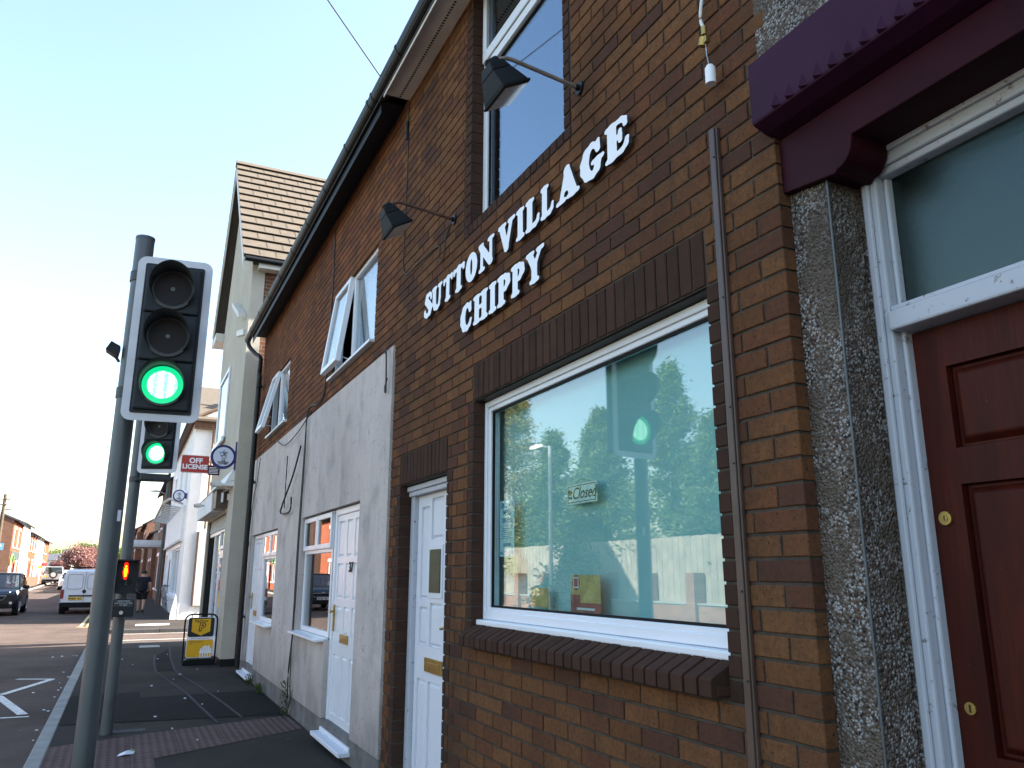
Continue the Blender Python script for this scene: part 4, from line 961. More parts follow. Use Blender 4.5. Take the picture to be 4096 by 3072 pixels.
tf = thing('traffic_light', 'farther traffic light behind the nearer one with red man box and push button', 'traffic light', (-1.80, 9.05, 0))
pole(tf, -1.80, 9.05, 3.6, .054)
signal_head(tf, (-1.612, 8.86, 2.985), R(-24), True)
b = MB()
for z in (3.3, 2.45): b.tube([(-1.80, 9.05, z-.03), (-1.80, 9.05, z+.03)], .058, 24); b.box(-1.80, -1.62, 8.96, 9.0, z-.02, z+.02)
b.box(-1.76, -1.47, 8.84, 8.99, 2.43, 2.50); b.build('bracket', 'black_housing', tf, bevel=.01)
b = MB(); b.box(-1.872, -1.682, 8.82, 8.97, 1.315, 1.635); b.box(-1.882, -1.672, 8.74, 8.82, 1.625, 1.64); b.box(-1.882, -1.874, 8.74, 8.82, 1.35, 1.625); b.box(-1.68, -1.672, 8.74, 8.82, 1.35, 1.625)
pb = b.build('pedestrian_signal', 'signal_black', tf, bevel=.006)
def man(mbx, cx, cz, s, yy, lay):
    s *= 1.15
    k = s
    mbx.disc((cx, yy, cz+.052*k), (0, -1, 0), .012*k, 14); mbx.prism([(cx-.014*k, cz+.036*k), (cx+.014*k, cz+.036*k), (cx+.018*k, cz-.005*k), (cx+.009*k, cz-.055*k), (cx-.009*k, cz-.055*k), (cx-.018*k, cz-.005*k)], 'y', yy-.001, yy)
b = MB(); man(b, -1.79, 1.525, 1.15, 8.815, 0); b.build('red_figure', 'red_man', pb)
b = MB(); man(b, -1.79, 1.525, .8, 8.8125, 0); b.build('red_figure_core', 'red_man_core', pb)
b = MB(); b.disc((-1.777, 8.8185, 1.425), (0, -1, 0), .05, 20); b.build('lens', 'signal_lens', pb)
b = MB(); b.tube([(-1.777, 8.817, 1.445), (-1.777, 8.817, 1.41)], .006, 6); b.tube([(-1.777, 8.817, 1.41), (-1.79, 8.817, 1.39)], .004, 6); b.tube([(-1.777, 8.817, 1.41), (-1.764, 8.817, 1.39)], .004, 6); b.build('green_figure', 'grey_pole', pb)
b = MB(); b.box(-1.872, -1.682, 8.84, 8.97, 1.095, 1.262); pbt = b.build('push_button_box', 'signal_black', tf, bevel=.008)
b = MB(); b.box(-1.86, -1.694, 8.831, 8.8385, 1.19, 1.255); b.build('sign_plate', 'black_housing', pbt)
for i, s_ in enumerate(('PEDESTRIANS', 'push button and wait', 'for signal')): text(s_, .018, (-1.777, 8.830, 1.243-i*.018), FY, 'border_white', pbt, 'lettering', .0004)
b = MB(); b.tube([(-1.79, 8.84, 1.135), (-1.79, 8.828, 1.135)], .018, 16); b.build('button', 'steel', pbt)

# ------------------------------------------------------------------ A-board on the pavement
ab = thing('pavement_sign', 'black framed pavement sign with yellow and black PayPoint panel', 'pavement sign', (-.50, 15.1, 0), 0)
fr = smooth([(-.755, 15.1, .02), (-.765, 15.13, .45), (-.765, 15.15, .72), (-.735, 15.155, .79), (-.68, 15.16, .82), (-.5, 15.16, .825), (-.33, 15.16, .82), (-.27, 15.155, .79), (-.245, 15.15, .72), (-.245, 15.13, .45), (-.25, 15.1, .02)], 5)
MB().tube(fr, .014, 8).tube([(-.66, 15.16, .82), (-.66, 15.15, .77)], .006, 6).tube([(-.35, 15.16, .82), (-.35, 15.15, .77)], .006, 6).build('frame', 'black_plastic', ab)
MB().prism([(-.76, 0), (-.24, 0), (-.24, .07), (-.3, .10), (-.70, .10), (-.76, .07)], 'y', 15.02, 15.28).build('base', 'black_plastic', ab, bevel=.01)
def rpoly(x0, x1, z0, z1, r_, n=5):
    pts = []
    for cx, cz, a0 in ((x1-r_, z1-r_, 0), (x0+r_, z1-r_, 90), (x0+r_, z0+r_, 180), (x1-r_, z0+r_, 270)):
        for a in range(n+1): pts.append((cx+r_*math.cos(R(a0+90*a/n)), cz+r_*math.sin(R(a0+90*a/n))))
    return pts
pn = MB(); pn.prism(rpoly(-.72, -.285, .115, .775, .04), 'y', 15.12, 15.135); pnl = pn.build('panel', 'letter_white', ab)
MB().prism(rpoly(-.712, -.293, .455, .768, .035), 'y', 15.116, 15.1195).build('black_field', 'ink', pnl)
MB().prism([(-.655, .75), (-.655, .54), (-.5, .475), (-.355, .54), (-.355, .75)], 'y', 15.112, 15.1155).build('yellow_shield', 'yellow_vinyl', pnl)
MB().prism(rpoly(-.712, -.293, .125, .405, .03), 'y', 15.116, 15.1195).build('yellow_field', 'yellow_vinyl', pnl)
text('PayPoint', .062, (-.505, 15.111, .715), FY, 'ink', pnl, 'lettering', .0005, .001)
text('P', .17, (-.495, 15.1105, .61), FY, 'ink', pnl, 'logo', .0005, .016, .12); text('P', .17, (-.495, 15.109, .61), FY, 'yellow_vinyl', pnl, 'logo', .0005, .001, .12)
text('Services at your local store', .026, (-.505, 15.118, .43), FY, 'ink', pnl, 'lettering', .0005)
for i, s_ in enumerate(('Bill payment, mobile top up,', 'collect a parcel, and more', 'in store')): text(s_, .02, (-.68, 15.115, .385-i*.022), FY, 'ink', pnl, 'lettering', .0004, 0, 0, 'LEFT')
b = MB()
for i, h in enumerate((.055, .085, .105, .09, .10, .06)): b.prism(rpoly(-.49+i*.031, -.465+i*.031, .2, .21+h, .008, 3), 'y', 15.113, 15.1158)
b.prism(rpoly(-.505, -.30, .185, .215, .008, 3), 'y', 15.1125, 15.1155)
for i in range(5): b.box(-.495+i*.04, -.478+i*.04, 15.1132, 15.1158, .12, .19)
b.box(-.495, -.31, 15.1132, 15.1158, .112, .128); b.build('basket_picture', 'letter_white', pnl)

# ------------------------------------------------------------------ CREAM SHOP with gable
cs = thing('cream_shop', 'cream rendered shop with tan tiled gable roof and dark shopfront', 'building', (0, 17.3, 0))
cx = -.21; CY0, CY1 = 14.62, 19.35
mb = MB(); SHF = (15.55, 19.2, -.05, 2.62)
wallholes(mb, cx, .02, CY0, CY1, .12, 7.15, [SHF, (17.2, 18.6, 4.3, 5.7)], 0)
mb.prism([(CY0, 7.15), (CY1, 7.15), (17.75, 10.55)], 'x', cx, .02, 0)
mb.build('wall', 'cream_render', cs)
mb = MB(); mb.box(.36, 8, CY0+.03, CY1-.02, -.05, 7.1, 0); mb.box(.021, .36, CY0+.03, 15.5, -.05, 2.7, 0); mb.box(.021, .36, CY0+.03, CY1-.02, 2.7, 7.1, 0); mb.prism([(CY0+.03, 7.1), (CY1-.02, 7.1), (17.75, 10.5)], 'x', .021, 8, 0); mb.build('side_wall', 'far_brown_brick', cs)
mb = MB(); mb.box(cx+.01, .2, CY0+.01, 15.54, -.05, .119); mb.build('plinth', 'gutter_black', cs)
# roof: tile courses, -y slope and +y slope
mb = MB(); e0 = Vector((14.43, 7.25)); ap = Vector((17.75, 10.78)); n = 13
for i in range(n):
    a = e0.lerp(ap, i/n); b = e0.lerp(ap, (i+1)/n); nn = Vector((-(ap-e0).y, (ap-e0).x)).normalized()
    up_ = .050; dn = (b-a).normalized()*.03
    P = [(a.x-dn.x+nn.x*.034, a.y-dn.y+nn.y*.034), (b.x, b.y), (b.x+nn.x*.005, b.y+nn.y*.005), (a.x-dn.x+nn.x*up_, a.y-dn.y+nn.y*up_)]
    mb.prism(P, 'x', -.42, 8, 0)
    a2 = Vector((a.x+nn.x*up_, a.y+nn.y*up_))
    for j in range(22):
        x = -.42+.30+j*.3+(.15 if i % 2 else 0); 
        q = .0
        mb.hexa([(x, a2.x-.002, a2.y+.002), (x+.004, a2.x-.002, a2.y+.002), (x+.004, b.x, b.y+.012), (x, b.x, b.y+.012), (x, a2.x-.004, a2.y+.006), (x+.004, a2.x-.004, a2.y+.006), (x+.004, b.x-.003, b.y+.016), (x, b.x-.003, b.y+.016)], 2)
e1 = Vector((20.2, 7.2))
for i in range(n):
    a = e1.lerp(ap, i/n); b = e1.lerp(ap, (i+1)/n); nn = Vector(((ap-e1).y, -(ap-e1).x)).normalized()
    if nn.y < 0: nn = -nn
    mb.prism([(a.x, a.y), (b.x, b.y), (b.x+nn.x*.005, b.y+nn.y*.005), (a.x+nn.x*.035, a.y+nn.y*.035)], 'x', -.42, 8, 1)
mb.prism([(14.43, 7.24), (17.75, 10.75), (20.1, 7.24), (20.03, 7.2), (17.75, 10.67), (14.5, 7.2)], 'x', -.40, 8, 2)
mb.prism([(17.62, 10.74), (17.75, 10.87), (17.88, 10.74)], 'x', -.43, 8, 0)
mb.build('roof', ['tile_tan', 'brown_tile', 'tile_joint'], cs)
mb = MB()   # barge boards, under-verge
for (p0, p1) in (((14.43, 7.2), (17.75, 10.72)), ((20.2, 7.14), (17.75, 10.72))):
    mb.prism([p0, p1, (p1[0], p1[1]-.22), (p0[0], p0[1]-.20)], 'x', -.41, -.385, 0)
    mb.prism([(p0[0], p0[1]-.03), (p1[0], p1[1]-.03), (p1[0], p1[1]-.06), (p0[0], p0[1]-.06)], 'x', -.384, cx-.001, 1)
mb.box(-.40, -.02, 19.36, 20.1, 6.92, 7.12, 0)
mb.build('bargeboard', ['soffit_white', 'slate'], cs)
MB().box(-.12, 8, 14.40, 14.62, 7.04, 7.15).build('fascia', 'soffit_white', cs)
MB().tube([(-.38, 14.36, 7.17), (8, 14.36, 7.17)], .05, 10).build('gutter', 'gutter_black', cs)
# gable bay window with its sloping hood, seen edge on
b = MB(); b.prism([(14.9, 6.62), (16.5, 7.42), (16.5, 7.34), (14.9, 6.52)], 'x', -.34, cx-.001) if False else None
fr = MB(); ring(fr, -.25, cx-.001, 17.0, 18.8, 4.25, 5.75, .08); fr.box(-.30, -.25, 16.9, 18.9, 4.15, 4.25)
w = fr.build('window', 'upvc', cs, bevel=.01); MB().box(-.225, -.222, 17.08, 18.72, 4.33, 5.67).build('pane', 'glass', w)
b = MB(); b.prism([(15.0, 6.30), (16.4, 6.95), (16.4, 6.85), (15.0, 6.20)], 'x', -.36, cx-.001); b.prism([(15.0, 6.0), (16.2, 6.3), (16.2, 6.18), (15.0, 5.88)], 'x', -.25, cx-.001); b.build('window_hood', 'soffit_white', cs, bevel=.01)
fr = MB(); ring(fr, -.17, cx-.001, 15.1, 16.2, 5.0, 5.9, .07); fr.box(-.24, -.17, 15.0, 16.3, 4.92, 5.0); 
# shopfront
sf_ = MB(); sf_.box(-.17, .08, 15.55, 15.72, -.04, 2.62, 0); sf_.build('shop_post', 'shop_red', cs, bevel=.008)
MB().box(-.17, .08, 19.03, 19.2, -.04, 2.62).build('shop_post', 'gutter_black', cs, bevel=.008)
xa, xb = -.15, -.08
b = MB(); b.box(xa, xb, 15.73, 15.80, .0, 2.35); b.box(xa, xb, 16.82, 16.89, .0, 2.35); b.box(xa, xb, 15.80, 16.82, 1.97, 2.04); b.box(xa, xb, 15.80, 16.82, 2.30, 2.35)
b.box(xa, xb, 16.89, 19.02, .0, .25); b.box(xa, xb, 16.89, 19.02, 2.28, 2.35); b.box(xa, xb, 17.9, 17.96, .25, 2.28)
b.box(xa, xb, 15.84, 15.95, .02, 1.95); b.box(xa, xb, 16.68, 16.79, .02, 1.95); b.box(xa, xb, 15.95, 16.68, .02, .35); b.box(xa, xb, 15.95, 16.68, 1.80, 1.95)
dfm = b.build('door_frame', 'upvc', cs, bevel=.006)
MB().box(-.12, -.114, 15.95, 16.68, .35, 1.80).box(-.12, -.114, 15.80, 16.82, 2.04, 2.3).box(-.11, -.104, 16.89, 17.9, .25, 2.28).box(-.11, -.104, 17.96, 19.02, .25, 2.28).build('pane', 'glass', dfm)
MB().box(-.18, -.151, 16.0, 16.6, 1.62, 1.69).tube([(-.18, 16.64, 1.1), (-.18, 16.5, 1.1)], .012, 6).build('handle', 'steel', dfm)
b = MB(); b.box(-.095, -.092, 17.0, 18.3, .4, 1.35, 0); b.box(-.095, -.092, 17.0, 17.6, 1.36, 1.9, 1)
for k in range(5): b.box(-.0985, -.0955, 17.1, 17.5, .50+k*.16, .58+k*.16, 2)
b.build('window_poster', ['blue_vinyl', 'yellow_vinyl', 'letter_white'], cs)
b = MB(); b.box(-.1345, -.1305, 16.0, 16.6, 1.2, 1.5, 0); b.box(-.1345, -.1305, 16.05, 16.5, .9, 1.15, 1); b.build('door_poster', ['sign_red', 'yellow_vinyl'], dfm)
MB().box(-.01, .0, 15.73, 19.02, .0, 2.6).build('interior_back', 'dark_room', cs)
b = MB()
for k in range(5): b.box(-.16+.004*k, -.08, 15.73, 19.02, 2.36+k*.052, 2.405+k*.052)
b.build('roller_shutter', 'grey_box', cs)
MB().box(-.235, -.211, 15.62, 15.70, 1.40, 1.55).build('bell_push', 'letter_white', cs, bevel=.006)
b = MB(); b.box(-.44, cx-.001, 16.05, 19.3, 2.66, 3.02, 0); b.prism([(-.46, 3.022), (cx-.001, 3.12), (cx-.001, 3.0215), (-.46, 3.0215)], 'y', 14.75, 19.3, 0); b.box(-.43, cx-.001, 16.06, 19.25, 2.655, 2.6595, 1)
b.prism([(-.36, 3.06), (-.22, 3.34), (cx-.001, 3.34), (cx-.001, 3.13)], 'y', 14.75, 19.2, 0)
b.build('fascia_box', ['white_paint_wall', 'grey_box'], cs, bevel=.006)
b = MB(); b.box(-.42, cx-.001, 15.45, 16.04, 2.68, 3.0); b.build('alarm_housing', 'brown_plastic', cs, bevel=.006)
def camera_fit(x, y, z, label, dx=-.16, r_=.05):
    t = thing('security_camera', label, 'security camera', (x, y, z))
    MB().tube([(x, y, z), (x+dx*.5, y-.02, z)], .02, 8).build('bracket', 'steel', t)
    MB().tube([(x+dx*.4, y-.02, z), (x+dx, y-.05, z-.01)], r_, 14).tube([(x+dx, y-.05, z-.01), (x+dx-.02, y-.055, z-.012)], r_*.8, 14, 0).build('body', 'soffit_white', t)
    MB().disc((x+dx-.022, y-.056, z-.012), (-1, -.2, 0), r_*.6, 14).build('lens', 'ink', t)
camera_fit(-.45, 17.6, 2.88, 'white dome camera on the front edge of the shop fascia box', -.17, .045)
camera_fit(-.28, 15.3, 3.10, 'white tube camera above the dark red alarm housing', -.25, .055)
t = thing('floodlight', 'small white floodlights hanging below the fascia by the alarm housing', 'floodlight', (-.3, 15.2, 2.9))
MB().box(-.30, -.16, 15.05, 15.2, 3.0, 3.1).build('lamp_head', 'letter_white', t, bevel=.01); MB().box(-.34, -.31, 15.30, 15.40, 2.78, 2.95).tube([(-.13, 15.3, 3.05), (-.32, 15.3, 2.97)], .01, 6).build('bracket', 'letter_white', t); MB().box(-.24, -.21, 15.30, 15.38, 2.82, 2.93).build('sensor', 'letter_white', t)
# projecting signs
def round_sign(root, c, r_, big=True):
    MB().tube([(c[0], c[1]-.05, c[2]), (c[0], c[1]+.05, c[2])], r_, 40, sm=False).build('rim', 'blue_vinyl', root)
    MB().disc((c[0], c[1]-.053, c[2]), (0, -1, 0), r_*.80, 40).build('face', 'lottery_white', root)
    y = c[1]-.056; s = r_*1.35
    # hand drawn as an outline: two raised fingers, palm
    b = MB(); q = lambda u, v: (c[0]+u*s, y, c[2]+.09*s+v*s)
    b.tube([q(-.02, -.05), q(-.04, .12), q(.0, .26), q(.04, .12), q(.05, .02)], .010*s*2.2, 6)
    b.tube([q(.05, .02), q(.10, .2), q(.14, .2), q(.12, .04)], .008*s*2.2, 6)
    b.tube([q(-.02, -.05), q(-.14, -.02), q(-.17, .03), q(-.10, -.10), q(-.03, -.2), q(.08, -.22), q(.16, -.12), q(.15, 0), q(.10, .03)], .008*s*2.2, 6)
    b.tube([q(.02, -.02), q(.07, -.05), q(.12, -.02)], .007*s*2, 6)
    b.build('hand_emblem', 'ink', root)
    b = MB()
    for u, v, rr_ in ((-.2, .14, .06), (-.11, .17, .045), (.19, .16, .05), (.03, .31, .035), (-.05, .22, .035)): b.disc((c[0]+u*s, c[1]-.0545, c[2]+.09*s+v*s), (0, -1, 0), rr_*s, 8)
    b.build('stars', 'sky_vinyl', root)
    for i, s_ in enumerate(('THE', 'NATIONAL', 'LOTTERY')): text(s_, s*.13, (c[0], y, c[2]-s*.24-i*s*.105), FY, 'ink', root, 'lettering', .0005, .0015)
t = thing('projecting_sign', 'large round blue rimmed lottery sign projecting from the cream shop wall', 'sign', (-.428, 14.74, 3.52), 0, 'round blue rimmed lottery signs')
round_sign(t, (-.428, 14.74, 3.52), .212); MB().box(-.25, cx-.001, 14.68, 14.80, 3.42, 3.62).box(-.235, cx-.002, 14.70, 14.78, 3.30, 3.80).build('bracket', 'blue_vinyl', t)
t = thing('projecting_sign', 'smaller round blue rimmed lottery sign on the far white building', 'sign', (-.28, 31.2, 4.27), 0, 'round blue rimmed lottery signs')
round_sign(t, (-.28, 31.2, 4.27), .215); MB().box(-.07, -.02, 31.1, 31.3, 4.17, 4.37).build('bracket', 'blue_vinyl', t)
t = thing('projecting_sign', 'red OFF LICENSE sign with pale edge projecting over the pavement', 'sign', (-.65, 18.6, 3.8))
MB().prism(rpoly(-.925, -.345, 3.66, 4.05, .03), 'y', 18.58, 18.62).build('edge', 'soffit_white', t)
MB().prism(rpoly(-.912, -.358, 3.673, 4.037, .025), 'y', 18.575, 18.5795).build('face', 'sign_red', t)
text('OFF', .155, (-.625, 18.573, 3.925), FY, 'letter_white', t, 'lettering', .001, .006); text('LICENSE', .14, (-.635, 18.573, 3.79), FY, 'letter_white', t, 'lettering', .001, .005)
MB().box(-.345, cx-.001, 18.58, 18.62, 3.9, 3.94).box(-.345, cx-.001, 18.58, 18.62, 3.72, 3.75).build('bracket', 'yellow_vinyl', t)
t = thing('projecting_sign', 'small purple and yellow sign partly behind the big round lottery sign', 'sign', (-.25, 17.6, 3.6))
MB().box(-.44, cx-.001, 17.58, 17.61, 3.52, 3.72, 0).prism([(-.2, 3.45), (cx-.001, 3.45), (cx-.001, 3.6)], 'y', 17.57, 17.62, 1).build('face', ['purple_paint', 'yellow_vinyl'], t)
b = MB()
for i in range(5): b.box(-.42, -.24, 17.573, 17.579, 3.55+i*.03, 3.56+i*.03)
b.build('lettering', 'letter_white', t)

# ------------------------------------------------------------------ generic distant house
def house(name, label, side, x, y0, y1, eave, ridge, depth, wall, roof, wins, doors, zb=None, gable_front=False, chim=True, rz=0, group=None, wframe='letter_white'):
    """side=-1: facade looks to -x (right of street); side=+1: facade looks to +x. wins/doors: (ya,yb,za,zb)"""
    z0 = gz((y0+y1)/2)-.05 if zb is None else zb
    h = thing(name, label, 'house' if 'house' in name else 'building', (x, y0, z0), rz, group)
    s = side   # outward is x+s
    L = y1-y0
    def B(mb, xa, xb, *r_): 
        a, b = -xa*s if False else xa*s, xb*s; mb.box(min(a, b), max(a, b), *r_)
    w = MB(); mb2 = []
    d0 = -.25
    xs_ = (0*s, d0*s); wallholes(w, min(xs_), max(xs_), 0, L, 0, eave, [(a, b, c, d) for a, b, c, d in wins+doors])
    B(w, d0-.2, -depth, 0, L, 0, eave)
    P = [(0, eave), (-depth*s, eave), (-depth*s/2, ridge-.08)]
    w.prism(P, 'y', 0, .2); w.prism(P, 'y', L-.2, L)
    w.box(*sorted((d0*s, (d0-.2)*s)), 0, .02, 0, eave); w.box(*sorted((d0*s, (d0-.2)*s)), L-.02, L, 0, eave)
    wl = w.build('wall', wall, h, local=True)
    r_ = MB(); ov = .22*s
    P = [(ov, eave-.12*0+.0), (-depth*s/2, ridge), (-depth*s-ov, eave), (-depth*s-ov, eave-.08), (-depth*s/2, ridge-.09), (ov, eave-.09)]
    r_.prism(P, 'y', -.1, L+.1); rf = r_.build('roof', roof, h, local=True)
    MB().tube([(ov*1.15, -.1, eave-.08), (ov*1.15, L+.1, eave-.08)], .055, 8).build('gutter', 'gutter_black', h, local=True)
    if chim:
        c = MB(); cxx = -depth*s/2; c.box(cxx-.35, cxx+.35, L*.02, L*.02+.9, ridge-.5, ridge+1.0)
        for k in range(3): c.tube([(cxx-.2+k*.2, L*.02+.45, ridge+1.0), (cxx-.2+k*.2, L*.02+.45, ridge+1.35)], .09, 8)
        c.build('chimney', 'far_brown_brick', rf, local=True)
    for a, b, c, d in wins:
        f = MB(); X0, X1 = sorted((-.06*s, -.14*s)); ring(f, X0, X1, a, b, c, d, .07); ym = (a+b)/2; f.box(X0, X1, ym-.03, ym+.03, c+.07, d-.07)
        q0, q1 = sorted((.07*s, -.06*s)); f.box(q0, q1, a-.06, b+.06, c-.1, c-.005); q0, q1 = sorted((.015*s, .0)); f.box(q0, q1, a-.06, b+.06, d, d+.18)
        fo = f.build('window', wframe, h, local=True); X0, X1 = sorted((-.10*s, -.11*s)); g_ = MB(); g_.box(X0, X1, a+.07, b-.07, c+.07, d-.07); g_.build('pane', 'glass', fo, local=True)
    for a, b, c, d in doors:
        f = MB(); X0, X1 = sorted((-.08*s, -.16*s)); f.box(X0, X1, a+.06, b-.06, c, d-.06); X0, X1 = sorted((-.02*s, -.18*s)); ring(f, X0, X1, a, b, c, d, .058, .058, .01, .058); f.build('door', random.choice(['letter_white', 'suv_paint', 'sign_red', 'letter_white']), h, local=True)
    return h
# white corner building past the side street
wb = house('white_building', 'white painted corner shop building past the side street with big window', -1, 0, 30.2, 44.0, 7.0, 9.6, 9, 'white_paint_wall', 'brown_tile',
      [(2.3, 7.6, .75, 2.55), (1.8, 3.1, 4.6, 5.9), (5.2, 6.5, 4.6, 5.9), (9.6, 10.9, 4.6, 5.9), (11.5, 13, .9, 2.4)], [(8.6, 9.6, .06, 2.2)], zb=-.05)
b = MB(); b.box(-.10, -.001, 1.2, 13.5, 2.72, 4.0); b.box(-.14, -.101, 1.2, 13.6, 2.70, 2.78, 1); b.build('fascia', ['white_paint_wall', 'grey_box'], wb, local=True)
b = MB(); b.tube([(-.55, 1.6, 4.25), (-.75, 1.9, 4.1), (-.75, 12.5, 4.0)], .05, 8); b.tube([(-.12, 1.2, 4.05), (-.55, 1.6, 4.25)], .04, 8)
for k in range(13): b.tube([(-.12, 1.9+k*.88, 3.95), (-.75, 1.9+k*.88, 4.06)], .03, 6)
b.build('awning_frame', 'grey_box', wb, local=True)
b = MB(); b.box(-.02, .5, -.06, -.001, 0, .55); b.prism([(-.25, 0), (.5, 0), (.5, .25), (0, .35), (-.12, .9), (-.25, .2)], 'y', -.05, -.002); b.build('plinth_flare', 'white_paint_wall', wb, local=True)
b = MB(); b.box(.38, .44, -.14, -.001, .5, 3.0, 1); b.box(.441, .95, -.12, -.001, .5, 3.0, 0); b.build('meter_cabinet', ['grey_box', 'brown_plastic'], wb, local=True)
MB().tube([(.62, -.1, 3.1), (.62, -.1, 6.9)], .045, 8).box(-.05, 9, -.16, -.001, 6.65, 6.95).build('downpipe', 'brown_tile', wb, local=True)
b = MB(); 
for k in range(40): b.box(.0+k*.22, .1+k*.22, -.20, -.161, 6.7, 6.8)
b.build('brick_dentils', 'far_brown_brick', wb, local=True)
# low tiled wing roof beside it seen over the gap
b = MB(); b.prism([(-.35, 6.98), (4.5, 9.2), (4.5, 9.1), (-.35, 6.9)], 'x', -.2, 9); b.build('wing_roof', 'tile_tan', wb, local=True)
house('brick_building', 'dark brick shop building after the white corner building with grey flat canopy', -1, -.1, 44.1, 54.0, 6.2, 8.6, 8, 'far_brown_brick', 'slate', [(1, 3.5, .7, 2.5), (6, 9, .7, 2.5), (1.2, 2.4, 4, 5.3), (4.5, 5.7, 4, 5.3), (7.5, 8.7, 4, 5.3)], [(4, 5, .05, 2.1)])
t = tag(MB().box(-1.75, -.101, 45.2, 48.5, 2.95, 3.2).box(-1.72, -.101, 45.25, 48.45, 2.86, 2.95).build('canopy', 'border_white'), 'flat grey canopy slab projecting over the pavement in the distance', 'canopy')
bb = house('gabled_house', 'low brown gabled house with cream panel beyond the canopy', -1, -.35, 55, 66, 3.9, 5.4, 8, 'far_brown_brick', 'slate', [(1, 2.6, .8, 2.2), (5, 6.5, .8, 2.2)], [(3.2, 4.1, .05, 2.1)])
b = MB(); b.box(.001, 1.2, -.03, -.001, 3.0, 4.6); b.build('cream_panel', 'cream_render', bb, local=True)
for i, (ya, yb) in enumerate(((66.2, 76), (76.2, 88), (88.2, 104))):
    house('terraced_house', ['distant right side brick house behind the walking person', 'second distant right side brick house beyond the canopy', 'farthest right side brick house beyond the canopy'][i], -1, -.6-i*.5, ya, yb, 5, 7.5, 8, 'far_brown_brick', 'slate', [(1, 2.3, .9, 2.2), (1, 2.3, 3.3, 4.4), (5, 6.3, .9, 2.2), (5, 6.3, 3.3, 4.4)], [(3.1, 4, .05, 2.1)], group='distant brick houses on the right side')
MB_ = MB().tube([(-.2, 43.9, .0), (-.2, 43.9, 6.9)], .07, 10).tube([(-.2, 44.3, 3.2), (-.25, 44.3, 6.0)], .04, 8); tag(MB_.build('downpipe', 'copper_green'), 'tall grey green downpipes between the white and the brick building', 'downpipe')
t = thing('wall_lamp', 'street lamp on a short arm fixed high on the far right building', 'street lamp', (-.1, 45, 5.6))
MB().tube([(-.1, 45, 5.5), (-.6, 45, 5.68)], .03, 8).build('arm', 'steel', t); MB().loft([[(-.5, 44.93, 5.72), (-.5, 45.07, 5.72), (-.5, 45.07, 5.66), (-.5, 44.93, 5.66)], [(-.8, 44.88, 5.73), (-.8, 45.12, 5.73), (-.8, 45.12, 5.64), (-.8, 44.88, 5.64)], [(-1.15, 44.95, 5.69), (-1.15, 45.05, 5.69), (-1.15, 45.05, 5.67), (-1.15, 44.95, 5.67)]]).build('lamp_head', 'steel', t, bevel=.01)
t = thing('bicycle_rack', 'grey railings leaning at the foot of the white building wall', 'railing', (-.4, 36, 0))
for k in range(4):
    b = MB(); y = 34.5+k*1.2; b.tube([(-.12, y, .02), (-.3, y+.15, 1.0), (-.12, y+.6, 1.05)], .018, 6); b.tube([(-.2, y+.1, .5), (-.12, y+.6, .5)], .018, 6); b.build('rail', 'grey_pole', t)

# ------------------------------------------------------------------ LEFT SIDE of the street
rzL = R(.85)
def leftrow(x, y, L, label, wall, wins, doors, eave=5.1, ridge=6.9, chim=True, name='terraced_house', grp='brick terraced houses on the left side'):
    return house(name, label, 1, x, y, y+L, eave, ridge, 8, wall, 'slate', wins, doors, rz=rzL, group=grp, chim=chim)
W2 = [(.7, 1.9, 3.2, 4.5), (2.9, 4.1, 3.2, 4.5), (.6, 2.2, .9, 2.3)]
xl = lambda y: -9.3-(y-67.6)*math.tan(rzL)
l1 = leftrow(xl(67.6), 67.6, 7.0, 'sunlit orange brick corner house with green swirl shop sign and side wall coloured brown for its shade', 'far_orange_brick', [(.9, 2.1, 3.2, 4.5), (3.8, 5.2, 3.2, 4.5), (.5, 2.8, .7, 2.2), (4.6, 6.2, .7, 2.2)], [(3.2, 4.2, .05, 2.1)])
b = MB(); b.box(-8, -.001, -.03, -.001, 0, 5.1); b.prism([(-8, 5.1), (-.001, 5.1), (-4, 7.3)], 'y', -.03, -.001); b.build('side_wall', 'far_brown_brick', l1, local=True)  # browner brick skin puts the gable's weaker light into its colour
b = MB(); b.box(.01, .06, .3, 6.5, 2.35, 2.9, 0); b.build('shop_sign', 'copper_green', l1, local=True)
b = MB(); b.tube([(.08, 1.0+.9*math.cos(R(a)), 1.9+.75*math.sin(R(a))) for a in range(20, 200, 15)], .08, 6); b.build('swirl', 'poster_green', l1, local=True)
leftrow(xl(74.7), 74.7, 6.5, 'white painted terraced house between the orange brick ones on the left side', 'white_paint_wall', W2, [(4.6, 5.5, .05, 2.1)], 5.2, 7.0)
leftrow(xl(81.3), 81.3, 8.0, 'orange brick terraced house with white windows after the white one', 'far_orange_brick', W2+[(5.4, 6.8, 3.2, 4.5), (5.2, 7.0, .9, 2.3)], [(3.0, 3.9, .05, 2.1)], 4.7, 6.4)
leftrow(xl(89.4), 89.4, 9.0, 'pale fronted terraced house near the end of the left row', 'white_paint_wall', W2, [(4.6, 5.5, .05, 2.1)], 4.6, 6.3, True)
leftrow(xl(98.5), 98.5, 8.5, 'last orange brick terraced house at the far end of the left row', 'far_orange_brick', W2, [(4.6, 5.5, .05, 2.1)], 4.5, 6.1, False)
leftrow(-10.3, 44, 13.0, 'brick house across the road seen mirrored in the terrace windows', 'far_orange_brick', W2+[(5.4, 6.8, 3.2, 4.5), (5.2, 7.0, .9, 2.3), (9, 10.5, .9, 2.3), (9, 10.3, 3.2, 4.5)], [(3.0, 3.9, .05, 2.1)], 5.2, 7.6)
